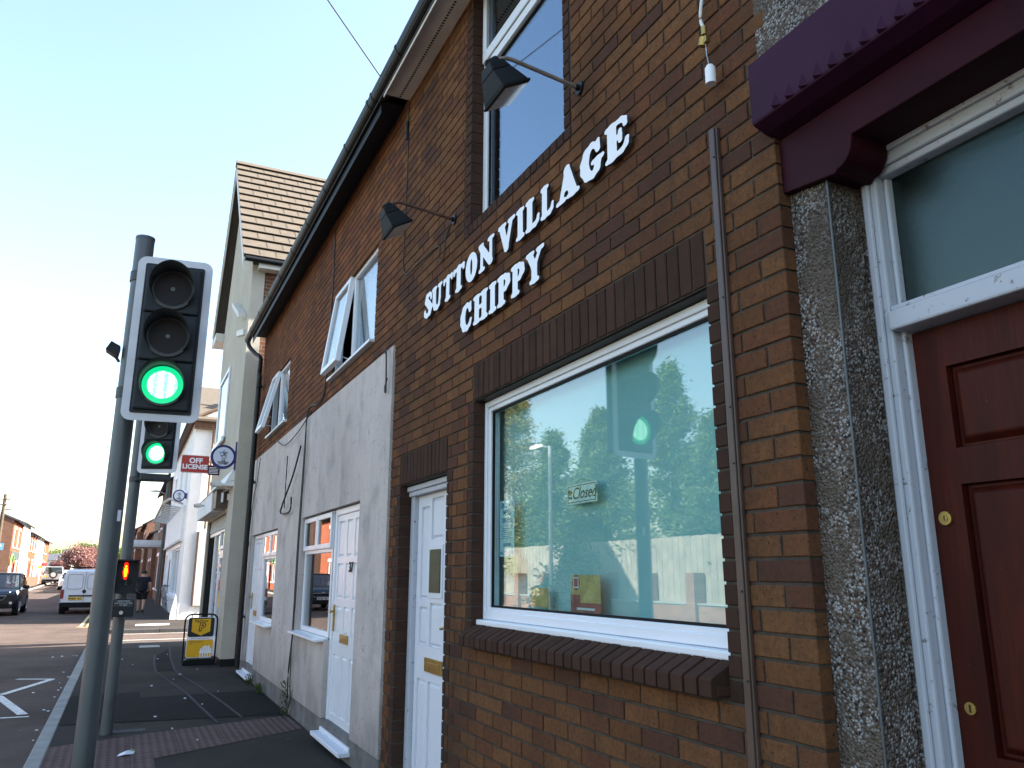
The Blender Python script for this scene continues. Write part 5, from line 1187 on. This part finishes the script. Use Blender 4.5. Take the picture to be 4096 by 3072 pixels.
# garden wall with piers and fence panels, seen in the shop window reflection
t = thing('garden_wall', 'low brick wall with piers and fence panels mirrored in the shop window', 'wall', (-9.5, 20, 0))
b = MB(); b.box(-9.6, -9.4, 6, 40, 0, .86)
b.build('brickwork', 'garden_brick', t); MB().box(-9.63, -9.37, 6, 40, .8605, .90).build('coping', 'concrete', t)
yp = 7.5
while yp < 40:
    MB().box(-9.60, -9.30, yp-.15, yp+.15, .0, 1.55).build('pier', 'garden_brick', t)
    if yp+1.76 < 40:
        f = MB(); n = 16
        for k in range(n):
            ya = yp+k*(1.76/n); f.box(-9.66+.008*(k % 2), -9.64+.008*(k % 2), ya+.003, ya+1.76/n+.002, .70, 2.38+random.uniform(-.01, .01))
        f.build('fence_panel', 'fence_wood', t)
    yp += 1.76
def street_lamp(x, y, h, label, arm=(1.0, .0), group=None, bin_=False):
    z = gz(y); t = thing('street_lamp', label, 'street lamp', (x, y, z), 0, group)
    MB().tube([(x, y, z), (x, y, z+1.2)], .08, 12).tube([(x, y, z+1.2), (x, y, z+h)], .055, 10).build('pole', 'steel', t)
    MB().tube([(x, y, z+h-.02), (x+arm[0]*.5, y+arm[1]*.5, z+h+.03)], .03, 8).build('arm', 'steel', t)
    ax, ay = arm; L = math.hypot(ax, ay); px, py = -ay/L*.11, ax/L*.11
    rr = []
    for u, wv_, hh in ((.3, .5, .03), (.6, 1.0, .07), (.9, .9, .05), (1.05, .4, .02)):
        cx_, cy_ = x+ax*u, y+ay*u; zz = z+h+.05; rr.append([(cx_-px*wv_, cy_-py*wv_, zz-hh), (cx_+px*wv_, cy_+py*wv_, zz-hh), (cx_+px*wv_, cy_+py*wv_, zz+hh), (cx_-px*wv_, cy_-py*wv_, zz+hh)])
    MB().loft(rr).build('lamp_head', 'grey_box', t, bevel=.01)
    return t
street_lamp(-8.5, 19.5, 5.05, 'street lamp across the road mirrored in the shop window', (.1, .95))
t = thing('litter_bin', 'dark litter bin beside the mirrored street lamp post', 'bin', (-8.5, 19.95, 0))
MB().tube([(-8.5, 19.95, .02), (-8.5, 19.95, .85)], .24, 16).build('body', 'black_plastic', t); MB().tube([(-8.5, 19.95, .85), (-8.5, 19.95, .95)], .26, 16, r_end=.15).build('lid', 'black_plastic', t)
street_lamp(-9.35, 60, 5.3, 'short armed street lamp at the left picture edge in front of the corner house', (1.0, 0))
street_lamp(-10.3, 110, 5.6, 'tall distant street lamp right of the left house row', (.9, 0))
street_lamp(-10.7, 140, 5.4, 'tall distant street lamp in front of the green trees', (.9, 0))
street_lamp(-9.6, 128, 3.9, 'shorter distant street lamp beside the pink blossom tree', (.9, 0))
t = thing('telegraph_pole', 'dark telegraph pole with cross arms at the left picture edge', 'telegraph pole', (-9.0, 60, 0))
MB().tube([(-9.12, 59.6, gz(60)), (-9.12, 59.6, 6.45)], .12, 10, r_end=.09).build('pole', 'bark', t)
MB().box(-9.5, -8.8, 59.5, 59.6, 6.1, 6.16).box(-9.35, -8.95, 59.5, 59.6, 5.75, 5.81).build('cross_arm', 'bark', t)
b = MB()
for s_ in (-9.45, -9.2, -8.95): b.tube([(s_, 59.55, 6.16), (s_, 59.55, 6.26)], .03, 6)
b.build('insulator', 'letter_white', t)
t = thing('road_sign', 'blue square P parking sign on a pole at the left picture edge', 'road sign', (-8.85, 58, 0))
MB().tube([(-8.85, 58, .1), (-8.85, 58, 3.35)], .03, 8).build('pole', 'grey_pole', t); MB().box(-9.05, -8.62, 57.94, 57.96, 2.92, 3.33).build('face', 'sky_vinyl', t)
text('P', .34, (-8.83, 57.93, 3.12), FY, 'letter_white', t, 'lettering', .002, .006)
for nm, x, z, lab, mt in (('estate_agent_board', -9.75, 2.3, 'pale blue and yellow estate agent board by the left houses', 'sky_vinyl'), ('estate_agent_board', -9.2, 2.2, 'small reddish agent board right of the blue and yellow one', 'sign_red')):
    t = thing(nm, lab, 'sign board', (x, 95, 0)); MB().box(x-.035, x+.035, 95.02, 95.09, gz(95), z+.5).build('post', 'letter_white', t)
    w_ = .38 if mt == 'sky_vinyl' else .22
    MB().box(x-w_, x+w_, 94.96, 95.0, z+.05, z+.40).build('upper_panel', mt, t); MB().box(x-w_, x+w_, 94.96, 95.0, z-.3, z+.045).build('lower_panel', 'yellow_vinyl' if mt == 'sky_vinyl' else 'letter_white', t)
    if mt == 'sky_vinyl': MB().box(x-.3, x+.3, 94.95, 94.959, z+.2, z+.3).build('lettering', 'letter_white', t)
# low garden walls in front of left houses
b = MB(); b.box(-9.6, -9.4, 79, 93, .3, 1.25); tag(b.build('low_wall', 'far_brown_brick'), 'low brown brick garden wall in front of the left houses', 'wall')
# bungalow
bg_ = thing('bungalow', 'grey roofed bungalow at the end of the street before the trees', 'house', (-12, 150, gz(150)))
z0 = gz(150)
MB().box(-15.5, -9.6, 150, 156, z0-.1, 3.7).build('wall', 'bungalow_wall', bg_)
MB().hexa([(-15.9, 149.6, 3.65), (-9.2, 149.6, 3.65), (-9.2, 156.4, 3.65), (-15.9, 156.4, 3.65), (-14.4, 152.6, 4.75), (-10.2, 152.6, 4.75), (-10.2, 153.4, 4.75), (-14.4, 153.4, 4.75)]).build('roof', 'slate', bg_)
w = MB().box(-12.9, -11.2, 149.94, 149.99, 2.6, 3.45).build('window', 'letter_white', bg_); MB().box(-12.8, -12.1, 149.9, 149.93, 2.7, 3.38).box(-12.0, -11.3, 149.9, 149.93, 2.7, 3.38).build('pane', 'glass', w)

# ------------------------------------------------------------------ VEGETATION
def leaves(centers, sizes, dirs, aspect, rnd):
    n = len(centers); up_ = rng.normal(size=(n, 3)); side = np.cross(dirs, up_); side /= np.linalg.norm(side, axis=1, keepdims=True)+1e-9
    a = centers-side*sizes[:, None]*aspect*.5; b = centers+dirs*sizes[:, None]*.5+side*0; b2 = centers+side*sizes[:, None]*aspect*.5; c = centers+dirs*sizes[:, None]
    d0 = centers-dirs*sizes[:, None]*.3
    V = np.stack([d0, a, c, b2], 1).reshape(-1, 3); F = np.arange(n*4).reshape(n, 4)
    return V, F, rnd
def leafmesh(name, parent, V, F, rnd, mat):
    off = ORG.get(parent, Vector((0, 0, 0))); V = V-np.array(off)
    me = bpy.data.meshes.new(name); n = len(F); me.vertices.add(len(V)); me.vertices.foreach_set('co', V.ravel()); me.loops.add(n*4); me.loops.foreach_set('vertex_index', F.ravel()); me.polygons.add(n); me.polygons.foreach_set('loop_start', np.arange(n)*4)
    me.update(calc_edges=True); me.materials.append(MATS[mat]); at = me.attributes.new('rnd', 'FLOAT', 'FACE'); at.data.foreach_set('value', rnd)
    o = bpy.data.objects.new(name, me); COL.objects.link(o); o.parent = parent; ORG[o] = off; return o
def broad(x, y, z, w, h, dz, n, size, mat, label, trunk=.2, name='tree', thick=1.0):
    t = thing(name, label, 'tree', (x, y, z))
    MB().tube([(x, y, z-.2), (x+.1, y, z+h*.45), (x, y+.1, z+h*.8)], trunk, 8, r_end=trunk*.3).tube([(x, y, z+h*.3), (x+w*.3, y, z+h*.65)], trunk*.5, 6, r_end=.03).tube([(x, y, z+h*.35), (x-w*.3, y, z+h*.7)], trunk*.5, 6, r_end=.03).build('trunk', 'bark', t)
    k = 34; u = rng.normal(size=(k, 3)); u /= np.linalg.norm(u, axis=1, keepdims=True); rr = rng.uniform(.35, .9, (k, 1))
    cc = u*rr*np.array([w/2, w/2*thick, (h-dz)/2])+np.array([x, y, z+dz+(h-dz)/2]); pick = rng.integers(0, k, n)
    C = cc[pick]+rng.normal(size=(n, 3))*np.array([w, w*thick, (h-dz)])*.075
    D = rng.normal(size=(n, 3)); D /= np.linalg.norm(D, axis=1, keepdims=True)
    rn = np.clip(rng.uniform(0, .6, k)[pick]+rng.uniform(0, .4, n), 0, 1)
    leafmesh('crown', t, *leaves(C, rng.uniform(.6, 1.4, n)*size, D, .7, rn), mat)
    return t
def conifer(x, y, z, h, rad, n, label, mat='leaf_conifer', low=.1):
    t = thing('conifer_tree', label, 'tree', (x, y, z), 0, 'trees behind the fence mirrored in the shop window')
    MB().tube([(x, y, z), (x, y, z+h*.95)], .14, 8, r_end=.02).build('trunk', 'bark', t)
    mt_ok = mat == 'leaf_conifer'; nb = 170; bt = rng.uniform(low, 1, nb)**1.15; ba = rng.uniform(0, 2*np.pi, nb); bl = rad*(1-bt)**(.95 if mt_ok else .7)*rng.uniform(.6, 1.3, nb)+.08
    pick = rng.integers(0, nb, n); u = rng.uniform(0, 1, n)**.7
    r_ = bl[pick]*u; zz = z+h*bt[pick]+r_*.30-(r_**2)*.08
    C = np.stack([x+r_*np.cos(ba[pick]), y+r_*np.sin(ba[pick]), zz], 1)+rng.normal(size=(n, 3))*np.array([.10, .10, .10])*(.5+rad*.35)
    out = np.stack([np.cos(ba[pick]), np.sin(ba[pick]), rng.uniform(-.5, .5, n)], 1)+rng.normal(size=(n, 3))*.5; out /= np.linalg.norm(out, axis=1, keepdims=True)
    rn = np.clip(rng.uniform(0, .5, nb)[pick]+rng.uniform(0, .5, n), 0, 1)
    leafmesh('crown', t, *leaves(C, rng.uniform(.06, .17, n), out, .36, rn), mat)
for (x, y, h, rad, lab, mt) in ((-11.7, 28.5, 8.7, 2.0, 'yellowish leafy tree at the left end of the mirrored tree line', 'leaf_olive'), (-11.7, 25.2, 6.6, 1.8, 'olive green conifer mirrored behind the lamp post', 'leaf_conifer'),
                            (-11.7, 21.9, 6.7, 1.7, 'pointed conifer mirrored just right of the lamp post', 'leaf_conifer'), (-11.7, 18.1, 7.3, 1.8, 'tallest conifer mirrored next to the traffic light', 'leaf_conifer'),
                            (-10.5, 19.9, 5.0, 1.8, 'low conifer filling the gap between mirrored conifers', 'leaf_conifer'), (-11.7, 16.2, 5.5, 1.7, 'conifer mirrored near the right edge of the window', 'leaf_conifer'), (-11.7, 13.2, 6.1, 1.7, 'rightmost conifer mirrored in the shop window', 'leaf_conifer')):
    conifer(x, y, 0, h, rad*1.3, 24000, lab, mt, .08 if y == 19.9 else .24)
broad(-7.4, 128, .8, 5.6, 4.5, .9, 6000, .22, 'leaf_pink', 'pink blossoming tree at the end of the street', .2, 'blossom_tree')
broad(-9.8, 127, .8, 2.6, 2.6, .5, 2200, .2, 'leaf_pink', 'small pink blossoming bush left of the blossom tree', .12, 'blossom_tree')
broad(-5.0, 131, .8, 4.0, 4.2, .9, 3500, .22, 'leaf_pink', 'pink blossoming tree half hidden by the traffic light poles', .2, 'blossom_tree')
broad(-13.2, 170, 1.2, 6.5, 5.0, 1.2, 5000, .3, 'leaf_green', 'green leafy tree above the bungalow roof', .25)
broad(-8.6, 172, 1.2, 6.5, 6.0, 1.2, 5000, .3, 'leaf_green', 'tallest green leafy tree behind the pink blossom', .25)
broad(-3.0, 172, 1.2, 7, 5.4, 1.2, 4000, .3, 'leaf_green', 'green leafy tree far behind the walking person', .25)
broad(-17.5, 176, 1.2, 8, 5.6, 2.2, 900, .25, 'leaf_olive', 'bare pale branched tree left of the green trees', .25)

# ------------------------------------------------------------------ VEHICLES
def wheel(root, x, y, r_, w=.2, s=1):
    b = MB(); b.tube([(x-s*w/2, y, r_), (x+s*w/2, y, r_)], r_, 26); ty = b.build('wheel', 'rubber', root, local=True, bevel=.015)
    b = MB(); b.tube([(x+s*w/2, y, r_), (x+s*(w/2+.012), y, r_)], r_*.62, 20)
    for k in range(5):
        a = 2*math.pi*k/5; b.tube([(x+s*(w/2+.015), y, r_), (x+s*(w/2+.015), y+r_*.58*math.cos(a), r_+r_*.58*math.sin(a))], .03, 5)
    b.build('rim', 'silver_paint', ty, local=True)
def car(name, label, cat, loc, rz, st, gh, paint, Wd, wheels, wr, extra=None, group=None):
    """st: stations (y, halfwidth, zbot, ztop); gh: greenhouse stations (y, hw_base, z_base, hw_top, z_top). forward = +y"""
    t = thing(name, label, cat, loc, rz, group)
    b = MB(); rings = []
    for y, hw, zb, zt in st:
        zm = zb+(zt-zb)*.5
        rings.append([(-hw*.93, y, zb), (hw*.93, y, zb), (hw, y, zb+.12), (hw, y, zm), (hw*.985, y, zt-.07), (hw*.93, y, zt), (-hw*.93, y, zt), (-hw*.985, y, zt-.07), (-hw, y, zm), (-hw, y, zb+.12)])
    b.loft(rings, sm=False); b.build('body', paint, t, local=True, bevel=.03, seg=3)
    b = MB(); rings = [[(-a, y, zb), (a, y, zb), (c, y, zt), (-c, y, zt)] for y, a, zb, c, zt in gh]
    b.loft(rings); b.build('glasshouse', 'car_glass', t, local=True, bevel=.01)
    # roof panel and pillars
    tops = [(y, c, zt) for y, a, zb, c, zt in gh if zt > max(g_[4] for g_ in gh)-.12]
    b = MB(); b.loft([[(-c-.01, y, zt-.015), (c+.01, y, zt-.015), (c*.96, y, zt+.03), (-c*.96, y, zt+.03)] for y, c, zt in tops]); b.build('roof', paint, t, local=True, bevel=.015)
    b = MB()
    f0, f1 = gh[0], tops[0]; r0_, r1_ = gh[-1], tops[-1]
    for s in (-1, 1):
        b.tube([(s*f0[1], f0[0], f0[2]), (s*f1[1], f1[0], f1[2])], .035, 6); b.tube([(s*r0_[1], r0_[0], r0_[2]), (s*r1_[1], r1_[0], r1_[2])], .04, 6)
        mid = (f1[0]+r1_[0])/2; b.tube([(s*(f0[1]+.01), mid, f0[2]-.02), (s*(f1[1]+.01), mid, f1[2])], .03, 6)
        b.tube([(s*(f1[1]+.005), f1[0], f1[2]), (s*(r1_[1]+.005), r1_[0], r1_[2])], .028, 6)
    b.build('pillars', paint, t, local=True)
    for y in wheels:
        for s in (-1, 1): wheel(t, s*(Wd/2-.1), y, wr, .2, s)
    b = MB()
    for y in wheels:
        for s in (-1, 1):
            b.tube([(s*(Wd/2-.02), y+(wr+.05)*math.cos(R(a)), wr+(wr+.05)*math.sin(R(a))) for a in range(-5, 186, 14)], .035, 6)
            b.disc((s*(Wd/2+.0015), y, wr+.02), (s, 0, 0), wr+.04, 20)
    b.build('wheel_arch', 'rubber', t, local=True)
    return t
# dark SUV facing the camera (forward = -y in world => rz = pi)
suv = car('suv_car', 'dark blue sport utility car driving toward us at the left picture edge', 'car', (-6.36, 39.3, -.1), math.pi,
    [(-2.22, .78, .45, .95), (-2.1, .88, .28, 1.05), (-1.2, .925, .25, 1.08), (.6, .925, .25, 1.07), (1.3, .92, .26, 1.02), (1.95, .88, .28, .93), (2.18, .78, .32, .82)],
    [(-2.0, .80, 1.03, .6, 1.07), (-1.75, .84, 1.05, .66, 1.55), (-.9, .86, 1.06, .70, 1.63), (.1, .86, 1.06, .69, 1.60), (1.15, .84, 1.03, .72, 1.06)], 'suv_paint', 1.85, (-1.35, 1.36), .35)
def L(mb, nm, mat, root, **k): return mb.build(nm, mat, root, local=True, **k)
b = MB(); b.prism([(-.52, .76), (.52, .76), (.42, .62), (-.42, .62)], 'y', 2.15, 2.215); b.box(-.62, .62, 2.12, 2.2, .34, .46); L(b, 'grille', 'black_plastic', suv, bevel=.01)
b = MB(); b.tube([(-.53, 2.2, .765), (0, 2.23, .775), (.53, 2.2, .765)], .012, 6); b.tube([(-.53, 2.2, .765), (-.42, 2.21, .61), (.42, 2.21, .61), (.53, 2.2, .765)], .010, 6); b.box(-.07, .07, 2.2, 2.225, .79, .82); L(b, 'grille_trim', 'steel', suv)
for s in (-1, 1):
    b = MB(); b.hexa([(s*.58, 2.14, .74), (s*.88, 1.93, .80), (s*.90, 1.75, .90), (s*.60, 1.98, .86), (s*.58, 2.17, .80), (s*.87, 1.96, .88), (s*.88, 1.78, .96), (s*.6, 2.0, .92)]); L(b, 'headlight', 'car_lamp_on' if s < 0 else 'head_lamp', suv, bevel=.01)
    b = MB(); b.tube([(s*.7, 2.16, .5), (s*.7, 2.2, .5)], .05, 12); L(b, 'fog_lamp', 'head_lamp', suv)
    b = MB(); b.loft([[(s*.92, .95, 1.03), (s*.92, .85, 1.03), (s*.92, .85, 1.1), (s*.92, .95, 1.1)], [(s*1.0, 1.0, 1.02), (s*1.0, .85, 1.02), (s*1.0, .85, 1.17), (s*1.0, 1.0, 1.17)], [(s*1.14, .98, 1.04), (s*1.14, .87, 1.04), (s*1.14, .87, 1.15), (s*1.14, .98, 1.15)]]); L(b, 'wing_mirror', 'suv_paint', suv, bevel=.015)
b = MB(); b.box(-.26, .26, 2.19, 2.225, .48, .59); np_ = L(b, 'number_plate', 'plate_white', suv)
b = MB()
for i in range(7):
    if i != 4: b.box(-.22+i*.062, -.185+i*.062, 2.2255, 2.229, .50, .57)
L(b, 'plate_characters', 'ink', np_)
# silver van / dark car ahead etc.
van = car('white_van', 'white panel van with black bumper and roof rack seen from behind', 'van', (-3.20, 40.15, -.1), 0,
    [(-2.16, .80, .42, 1.12), (-2.1, .84, .30, 1.12), (-1.0, .85, .28, 1.12), (.9, .85, .28, 1.10), (1.5, .84, .28, 1.02), (2.05, .78, .32, .85)],
    [(1.35, .78, 1.04, .60, 1.08), (.75, .80, 1.08, .68, 1.70), (.5, .80, 1.08, .70, 1.76), (-.2, .80, 1.1, .70, 1.78), (-.45, .80, 1.1, .70, 1.78)][::-1], 'van_paint', 1.7, (-1.45, 1.3), .31)
b = MB(); rings = []
for y, a, c, zt in ((-2.14, .80, .66, 1.70), (-2.05, .81, .70, 1.77), (-.46, .82, .71, 1.79)): rings.append([(-a, y, 1.10), (a, y, 1.10), (a*.985, y, 1.45), (c, y, zt), (-c, y, zt), (-a*.985, y, 1.45)])
b.loft(rings); L(b, 'load_body', 'van_paint', van, bevel=.05, seg=3)
b = MB(); b.box(-.84, .84, -2.24, -2.08, .26, .47); L(b, 'bumper', 'black_plastic', van, bevel=.03)
b = MB()
for s in (-1, 1): ring_pts = rpoly(min(s*.08, s*.64), max(s*.08, s*.64), 1.0, 1.58, .08); b.tube([(x, -2.175+max(0, (z_-1.1))*.045, z_) for x, z_ in ring_pts]+[(ring_pts[0][0], -2.175+.02, ring_pts[0][1])], .006, 5)
b.tube([(0, -2.175, .5), (0, -2.145, 1.68)], .006, 5); L(b, 'door_seam', 'grey_pole', van)
b = MB(); b.box(-.55, .55, -2.185, -2.165, .70, .755); L(b, 'handle_strip', 'gutter_black', van)
b = MB(); b.disc((0, -2.18, .90), (0, -1, 0), .07, 18); b.tube([(.0, -2.178, .90), (.0, -2.165, .90)], .075, 18); L(b, 'badge', 'ink', van)
b = MB(); b.box(-.56, -.04, -2.19, -2.17, .565, .675); npv = L(b, 'number_plate', 'plate_yellow', van)
b = MB()
for i in range(7):
    if i != 4: b.box(-.53+i*.066, -.49+i*.066, -2.1935, -2.1905, .585, .655)
L(b, 'plate_characters', 'ink', npv)
for s in (-1, 1):
    b = MB(); b.box(min(s*.73, s*.845), max(s*.73, s*.845), -2.19, -2.0, .62, .98); L(b, 'tail_light', 'tail_red', van, bevel=.02)
b = MB()
for x in (-.6, .6): b.tube([(x, -1.9, 1.86), (x, .3, 1.88)], .022, 6)
for y in (-1.8, -1.2, -.6, 0, .25): b.tube([(-.62, y, 1.87), (.62, y, 1.87)], .022, 6)
L(b, 'roof_rack', 'gutter_black', van)
# off-road car with spare wheel
lr = car('offroad_car', 'silver off-road car with spare wheel on its back door parked on the left', 'car', (-8.25, 95.5, gz(93)-.1), R(1), 
    [(-2.1, .85, .45, 1.15), (-2.0, .92, .38, 1.18), (1.0, .93, .38, 1.15), (1.9, .90, .42, 1.08), (2.1, .82, .5, .95)],
    [(-2.05, .86, 1.17, .74, 1.2), (-2.0, .86, 1.17, .76, 1.82), (-.5, .86, 1.17, .76, 1.86), (.4, .86, 1.17, .74, 1.82), (1.0, .86, 1.12, .78, 1.15)], 'silver_paint', 1.86, (-1.25, 1.3), .38)
b = MB(); b.tube([(.05, -2.28, 1.08), (.05, -2.12, 1.08)], .37, 24); sp = L(b, 'spare_wheel', 'rubber', lr, bevel=.02); b = MB(); b.tube([(.05, -2.3, 1.08), (.05, -2.28, 1.08)], .23, 16); L(b, 'spare_rim', 'silver_paint', lr)
b = MB(); b.box(-.9, .9, -2.2, -2.0, .42, .62); L(b, 'bumper', 'black_plastic', lr, bevel=.02)
b = MB(); b.box(-.78, -.38, -2.12, -2.09, .85, .98); L(b, 'number_plate', 'plate_yellow', lr)
for s in (-1, 1): b = MB(); b.box(min(s*.78, s*.9), max(s*.78, s*.9), -2.12, -2.05, 1.0, 1.3); L(b, 'tail_light', 'tail_red', lr)
wc = car('white_car', 'white hatchback car half hidden behind the white van', 'car', (-5.75, 78, gz(76)-.1), math.pi+R(1),
    [(-2.0, .75, .4, .9), (-1.8, .84, .26, .95), (.6, .87, .24, .95), (1.6, .84, .26, .85), (1.95, .74, .34, .72)],
    [(-1.9, .76, .93, .6, .97), (-1.5, .78, .94, .62, 1.42), (-.2, .8, .94, .64, 1.46), (.3, .8, .94, .62, 1.42), (1.15, .78, .9, .68, .93)], 'white_car_paint', 1.74, (-1.25, 1.25), .3)
dup(wc, (-8.0, 106, gz(104)-.1), R(3), 'white hatchback car parked beyond the silver off-road car')
bc = None if 1 else dup(wc, (-8.3, 84.5, gz(84)-.1), R(3), 'dark car parked in front of the left houses beside the off-road car')
for o in []:
    if o.name.startswith(('body', 'roof', 'pillars')): o.data = o.data.copy(); o.data.materials[0] = MATS['suv_paint']

# ------------------------------------------------------------------ PERSON walking away
def skin(name, verts, edges, radii, mat, parent, root=0, sub=2):
    me = bpy.data.meshes.new(name); me.from_pydata(verts, edges, []); me.materials.append(MATS[mat])
    o = bpy.data.objects.new(name, me); COL.objects.link(o)
    if parent: o.parent = parent
    md = o.modifiers.new('skin', 'SKIN'); md.use_smooth_shade = True
    if not me.skin_vertices: me.attributes.new('skin', 'FLOAT', 'POINT')
    for i, r_ in enumerate(radii):
        sv = me.skin_vertices[0].data[i]; sv.radius = (r_, r_) if not isinstance(r_, tuple) else r_; sv.use_root = (i == root)
    s_ = o.modifiers.new('sub', 'SUBSURF'); s_.levels = sub; s_.render_levels = sub
    return o
pe = thing('person', 'person in navy top and dark shorts walking away on the pavement', 'person', (-1.06, 35.9, 0), R(-4))
V = [(0, 0, .88), (0, .01, 1.05), (0, .0, 1.22), (0, -.01, 1.36), (0, .0, 1.44), (0, .02, 1.52), (0, .03, 1.62),
     (-.18, -.01, 1.34), (-.26, -.03, 1.10), (-.25, .10, .88), (.18, -.01, 1.34), (.27, -.10, 1.13), (.30, .0, .93),
     (-.09, 0, .84), (-.10, .12, .47), (-.10, .10, .09), (-.10, .22, .04), (.09, 0, .84), (.09, -.08, .46), (.09, -.32, .17), (.09, -.24, .05)]
E_ = [(0, 1), (1, 2), (2, 3), (3, 4), (4, 5), (5, 6), (3, 7), (7, 8), (8, 9), (3, 10), (10, 11), (11, 12), (0, 13), (13, 14), (14, 15), (15, 16), (0, 17), (17, 18), (18, 19), (19, 20)]
RD = [.09, .10, .11, .11, .06, .115, .10, .07, .05, .035, .07, .05, .035, .10, .065, .04, .035, .10, .065, .04, .035]
for hnd, base in ((9, V[9]), (12, V[12])):
    for k in range(5):
        V.append((base[0]+(k-2)*.006, base[1]+(k-2)*.018+(.02 if k == 4 else 0), base[2]-.10+abs(k-2)*.012)); E_.append((hnd, len(V)-1)); RD.append(.009)
skin('body', V, E_, RD, 'hand_skin', pe)
TV = [(0, .01, .72), (0, .01, 1.05), (0, 0, 1.22), (0, -.01, 1.37), (-.18, -.01, 1.34), (-.25, -.03, 1.14), (.18, -.01, 1.34), (.26, -.09, 1.16)]
skin('top', TV, [(0, 1), (1, 2), (2, 3), (3, 4), (4, 5), (3, 6), (6, 7)], [.21, .205, .20, .16, .10, .08, .10, .08], 'navy_cloth', pe)
skin('shorts', [(0, 0, .95), (-.09, .01, .78), (-.10, .09, .50), (.09, -.02, .78), (.09, -.06, .48)], [(0, 1), (1, 2), (0, 3), (3, 4)], [.20, .15, .12, .15, .12], 'dark_cloth', pe)
skin('hair', [(0, -.015, 1.50), (0, -.012, 1.57), (0, .005, 1.655)], [(0, 1), (1, 2)], [.10, .128, .10], 'hair', pe)
for nm, vv in (('shoe', [(-.10, .08, .05), (-.10, .27, .04)]), ('shoe', [(.09, -.34, .12), (.09, -.18, .035)])): skin(nm, vv, [(0, 1)], [.05, .042], 'ink', pe)

# ------------------------------------------------------------------ LITTER
def scrap(x, y, z, s, label, grp, mat='litter_white'):
    b = MB(); n = 7; c = (x, y, z+.004+random.uniform(.2, .5)*s); pts = [(x+s*random.uniform(.6, 1.2)*math.cos(2*math.pi*i/n), y+s*1.3*random.uniform(.6, 1.2)*math.sin(2*math.pi*i/n), z+random.uniform(.003, .012)) for i in range(n)]
    b.add(pts+[c], [(i, (i+1) % n, n) for i in range(n)]); b.add([(p[0], p[1], z+.0025) for p in pts], [tuple(range(n))])
    tag(b.build('litter_scrap', mat), label, 'litter', grp)
for i, (x, y) in enumerate([(-1.21, 9.05), (-1.34, 9.86), (-.81, 10.54), (-.53, 11.58), (-.99, 13.17), (-.57, 14.35), (-1.09, 16.35), (-1.51, 15.48), (-1.67, 16.52), (-1.03, 8.36), (-.96, 11.11), (-.89, 17.14), (-.87, 13.71), (-1.3, 12.5), (-.7, 12.9), (-1.6, 13.9), (-1.9, 15.1), (-.4, 10.2)][:14]):
    scrap(x, y, .005, random.uniform(.008, .022), 'tiny white scrap of litter on the dark pavement', 'white litter scraps on the pavement')
for i, (x, y) in enumerate([(-2.45, 11.5), (-2.5, 11.62), (-2.45, 13.7), (-2.47, 13.45), (-2.46, 10.19), (-2.44, 9.6), (-2.74, 18.79), (-2.49, 18.8), (-2.54, 15.82), (-2.43, 15.06), (-2.47, 12.74), (-2.76, 13.31), (-2.9, 18.7), (-2.55, 18.9), (-2.5, 14.3)]):
    scrap(x, y, -.1, random.uniform(.012, .028), 'white scrap of litter in the road beside the kerb', 'white litter scraps along the kerb')
t = thing('wrapper', 'crumpled shiny wrapper lying on the red tactile paving', 'litter', (-1.63, 7.98, 0)); b = MB()
pts = [(-1.70, 7.93, .006), (-1.64, 7.90, .02), (-1.57, 7.97, .008), (-1.56, 8.05, .016), (-1.61, 8.03, .03), (-1.68, 8.0, .012)]; b.add(pts+[(-1.63, 7.98, .035)], [(i, (i+1) % 6, 6) for i in range(6)]); b.build('foil', 'litter_white', t)
b = MB(); b.add([(-1.59, 8.0, .028), (-1.56, 8.05, .03), (-1.60, 8.045, .034)], [(0, 1, 2)]); b.build('print', 'poster_green', t)
